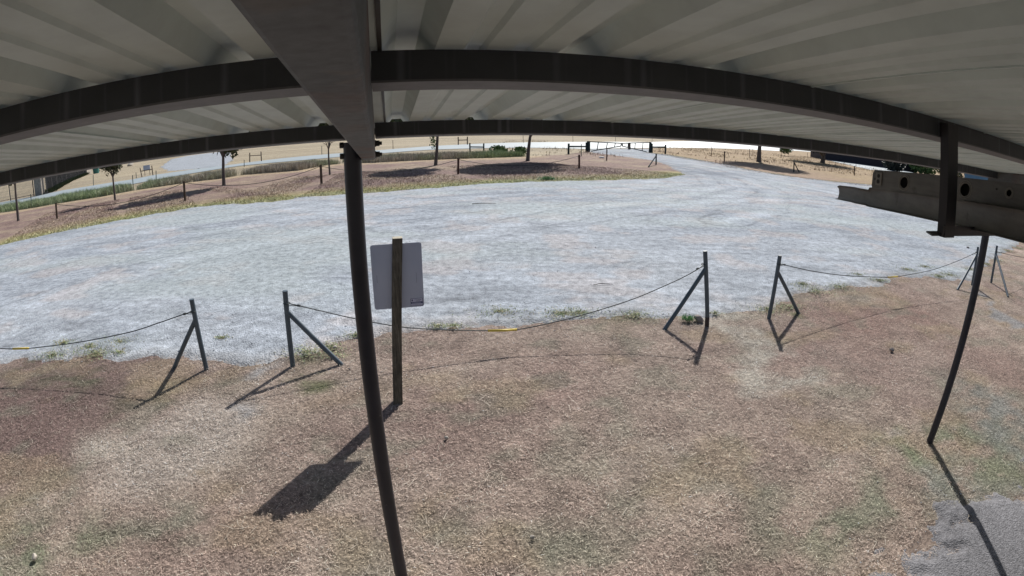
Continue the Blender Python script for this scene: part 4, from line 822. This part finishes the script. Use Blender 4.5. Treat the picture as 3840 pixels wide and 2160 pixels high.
bush('bush', (1948, 576), (.8, .6, .36), 340, M_LEAFG, 'green weed bush touching the big leaning trunk on its left', ls=.16)

bpy.context.view_layer.update()
tl_ = [o for o in bpy.data.objects if o.get('label', '').startswith('leaning dark trunk')][0]; q = over(at(1634, 618), 1624, 528); n = 90
c = np.array(q)+rng.normal(0, 1, (n, 3))*[.10, .10, .28]; a = rng.normal(0, 1, (n, 3)); a /= np.linalg.norm(a, axis=1)[:, None]; b_ = np.cross(a, rng.normal(0, 1, (n, 3))); b_ /= np.linalg.norm(b_, axis=1)[:, None]
o = bulk('leafy_shoot', M_LEAFG, np.stack([c-a*.09, c+b_*.05, c+a*.09, c-b_*.05], 1).reshape(-1, 3)-np.array(tl_.location), F4=np.arange(n*4).reshape(n, 4)); o.parent = tl_
# ------------------------------------------------------------------ far right: shed, container
s0, s1 = at(3089, 597.6), at(3300, 626); dS = (s1-s0).normalized(); s1 = s1+dS*9; nS = Vector((-dS.y, dS.x, 0)); 
if nS.dot(s0) < 0: nS = -nS
sh = empty('long_shed', s0, 'long low dark shed standing in shade behind the golden field', 'shed')
m = MB(); m.quadbox([s0-Vector((0, 0, .2)), s1-Vector((0, 0, .2)), s1+nS*9-Vector((0, 0, .2)), s0+nS*9-Vector((0, 0, .2)), s0+Vector((0, 0, 3.6)), s1+Vector((0, 0, 3.6)), s1+nS*9+Vector((0, 0, 3.6)), s0+nS*9+Vector((0, 0, 3.6))]); m.build('wall', M_SHED, sh)
m = MB(); q = .5; m.quadbox([s0-dS*q-nS*q+Vector((0, 0, 3.603)), s1+dS*q-nS*q+Vector((0, 0, 3.603)), s1+dS*q+nS*9.5+Vector((0, 0, 3.603)), s0-dS*q+nS*9.5+Vector((0, 0, 3.603)), s0-dS*q-nS*q+Vector((0, 0, 3.75)), s1+dS*q-nS*q+Vector((0, 0, 3.75)), s1+dS*q+nS*9.5+Vector((0, 0, 4.6)), s0-dS*q+nS*9.5+Vector((0, 0, 4.6))]); m.build('roof', M_SHED, sh)
ngon('shed_yard', [tuple((s0+nS*1).xy), tuple((s1+nS*1).xy), tuple(at(3420, 652).xy), tuple(at(3266, 637).xy), tuple(at(3180, 618).xy)], .01, M_ROAD)
r1, r2 = ray(3616, 665), ray(3714, 665); Rg = 42; A = Vector((r1.x, r1.y, 0)).normalized()*Rg; B = Vector((r2.x, r2.y, 0)).normalized()*Rg
dC = (B-A); wC = dC.length; dC.normalize(); nC = Vector((-dC.y, dC.x, 0)); nC = nC if nC.dot(A) > 0 else -nC
ct = empty('shipping_container', A, 'blue corrugated container with a white corner post, seen below the roof at right', 'container')
m = MB(); P_ = []; k = 22
for i in range(k):
    x0 = wC*i/k; st = wC/k; P_ += [(x0, 0), (x0+st*.35, 0), (x0+st*.5, .05), (x0+st*.85, .05)]
P_.append((wC, 0)); m.extrude(P_, lambda u, d: A+dC*u+nC*d+Vector((0, 0, .12)), lambda u, d: A+dC*u+nC*d+Vector((0, 0, 2.6))); m.build('front', M_CONT, ct)
m = MB(); m.quadbox([A+nC*.1, B+nC*.1, B+nC*6, A+nC*6]+[p+Vector((0, 0, 2.62)) for p in (A+nC*.1, B+nC*.1, B+nC*6, A+nC*6)]); m.build('body', M_CONT, ct)
m = MB().box(B+dC*.05+Vector((0, 0, 1.31)), dC*.06, nC*.06, Vector((0, 0, 1.31))); m.build('corner_post', M_WHITE, ct)

# ------------------------------------------------------------------ far left: iron fence, pillars, bin
def pickets(a, b, h, step, name='fence_panel'):
    m = MB(); L_ = (b-a).length; d_ = (b-a).normalized(); s = Vector((-d_.y, d_.x, 0)); k = int(L_/step)
    for i in range(1, k): p = a+d_*(i*step); m.box(p+Vector((0, 0, h/2)), d_*.012, s*.012, Vector((0, 0, h/2-.05)))
    for z_ in (.18, h-.25): m.box((a+b)/2+Vector((0, 0, z_)), d_*(L_/2-.04), s*.02, Vector((0, 0, .022)))
    return m
def fence_run(pts, h, lab, step=.13):
    e = empty('iron_fence', pts[0], lab, 'fence', 'iron picket fences by the stone pillars')
    for a, b in zip(pts[:-1], pts[1:]): pickets(a, b, h, step).build('picket_panel', M_IRON, e)
    for p in pts: MB().box(p+Vector((0, 0, h/2)), (.045, 0, 0), (0, .045, 0), (0, 0, h/2+.05)).build('fence_post', M_IRON, e)
H = 2.3
f0, f1, f2 = at(0, 762), at(40, 753), at(128, 736); fence_run([f0+(f0-f2)*.6, f0+(f1-f0)*1., f2], H, 'iron picket fence left of the big stone pillar', .16)
fp = [at(*p) for p in ((165, 730), (177, 727), (198, 717), (216, 705), (235, 695), (251.5, 686), (267, 678.6), (282.5, 672.7), (296, 667), (326, 654))]; fence_run(fp, H, 'iron picket fence receding behind the big stone pillar', .16)
def pillar(b0, b1, h, lab):
    A_, B_ = at(*b0), at(*b1); w = (B_-A_).length; d_ = (B_-A_).normalized(); s = Vector((-d_.y, d_.x, 0)); e = empty('stone_pillar', A_, lab, 'pillar', 'stone gate pillars of the iron fence')
    c = (A_+B_)/2+s*w/2; MB().box(c+Vector((0, 0, h/2)), d_*w/2, s*w/2, Vector((0, 0, h/2))).build('shaft', M_STONE, e, bevel=.03); MB().box(c+Vector((0, 0, h+.08)), d_*(w/2+.08), s*(w/2+.08), Vector((0, 0, .08))).build('cap', M_STONE, e, bevel=.02)
pillar((132, 736), (158, 731), 2.5, 'big stone gate pillar nearest the road at far left'); pillar((327, 655), (343, 651), 2.6, 'second stone pillar farther along the iron fence')
q = at(361, 650); e = empty('green_bin', q, 'dark green bin beside the farther stone pillar', 'bin'); MB().tube([q, q+Vector((0, 0, 1.0))], [.62, .7], 14).build('drum', M_BIN, e, auto=True); MB().tube([q+Vector((0, 0, 1.0)), q+Vector((0, 0, 1.08))], .76, 14).build('lid', M_BIN, e, auto=True)
# low bank of dark scrub under the receding fence
n = 5000; Lr = resample([tuple(p.xy) for p in fp], 500); i = rng.integers(0, 500, n); o_ = bulk('fence_scrub', M_LEAF, *(lambda c: (np.stack([c, c+[.12, 0, .05], c+[.1, .05, .2], c+[-.03, .02, .17]], 1).reshape(-1, 3), np.arange(n*4).reshape(n, 4)))(np.stack([Lr[i, 0]-rng.uniform(0, 1.2, n), Lr[i, 1]+rng.uniform(0, 1.2, n), rng.random(n)**2*.35], 1)))
tag(o_, 'dark scrub growing along the foot of the receding iron fence', 'scrub', kind='stuff')
stone((490, 622), .9, 'boulder', M_ROCK, 'pale boulder in the far field under the roof edge', 'boulder', seed=12)

n = 70000; az_ = rng.uniform(-1.5, 1.6, n); dd_ = rng.uniform(330, 380, n); hh_ = 9+4.5*fbm(az_*14, az_*0+3, 5)+2*fbm(az_*60, az_*0, 6)
c = np.stack([np.sin(az_)*dd_, np.cos(az_)*dd_, rng.random(n)*hh_], 1); a = rng.normal(0, 1, (n, 3)); a /= np.linalg.norm(a, axis=1)[:, None]; b_ = np.cross(a, rng.normal(0, 1, (n, 3))); b_ /= np.linalg.norm(b_, axis=1)[:, None]
tag(bulk('distant_treeline', M_LEAF, np.stack([c-a*1.3, c+b_, c+a*1.3, c-b_], 1).reshape(-1, 3), F4=np.arange(n*4).reshape(n, 4)), 'distant line of trees along the horizon glimpsed through the roof ribs', 'trees', kind='stuff')
for o in bpy.data.objects:
    if '_o' in o: del o['_o']
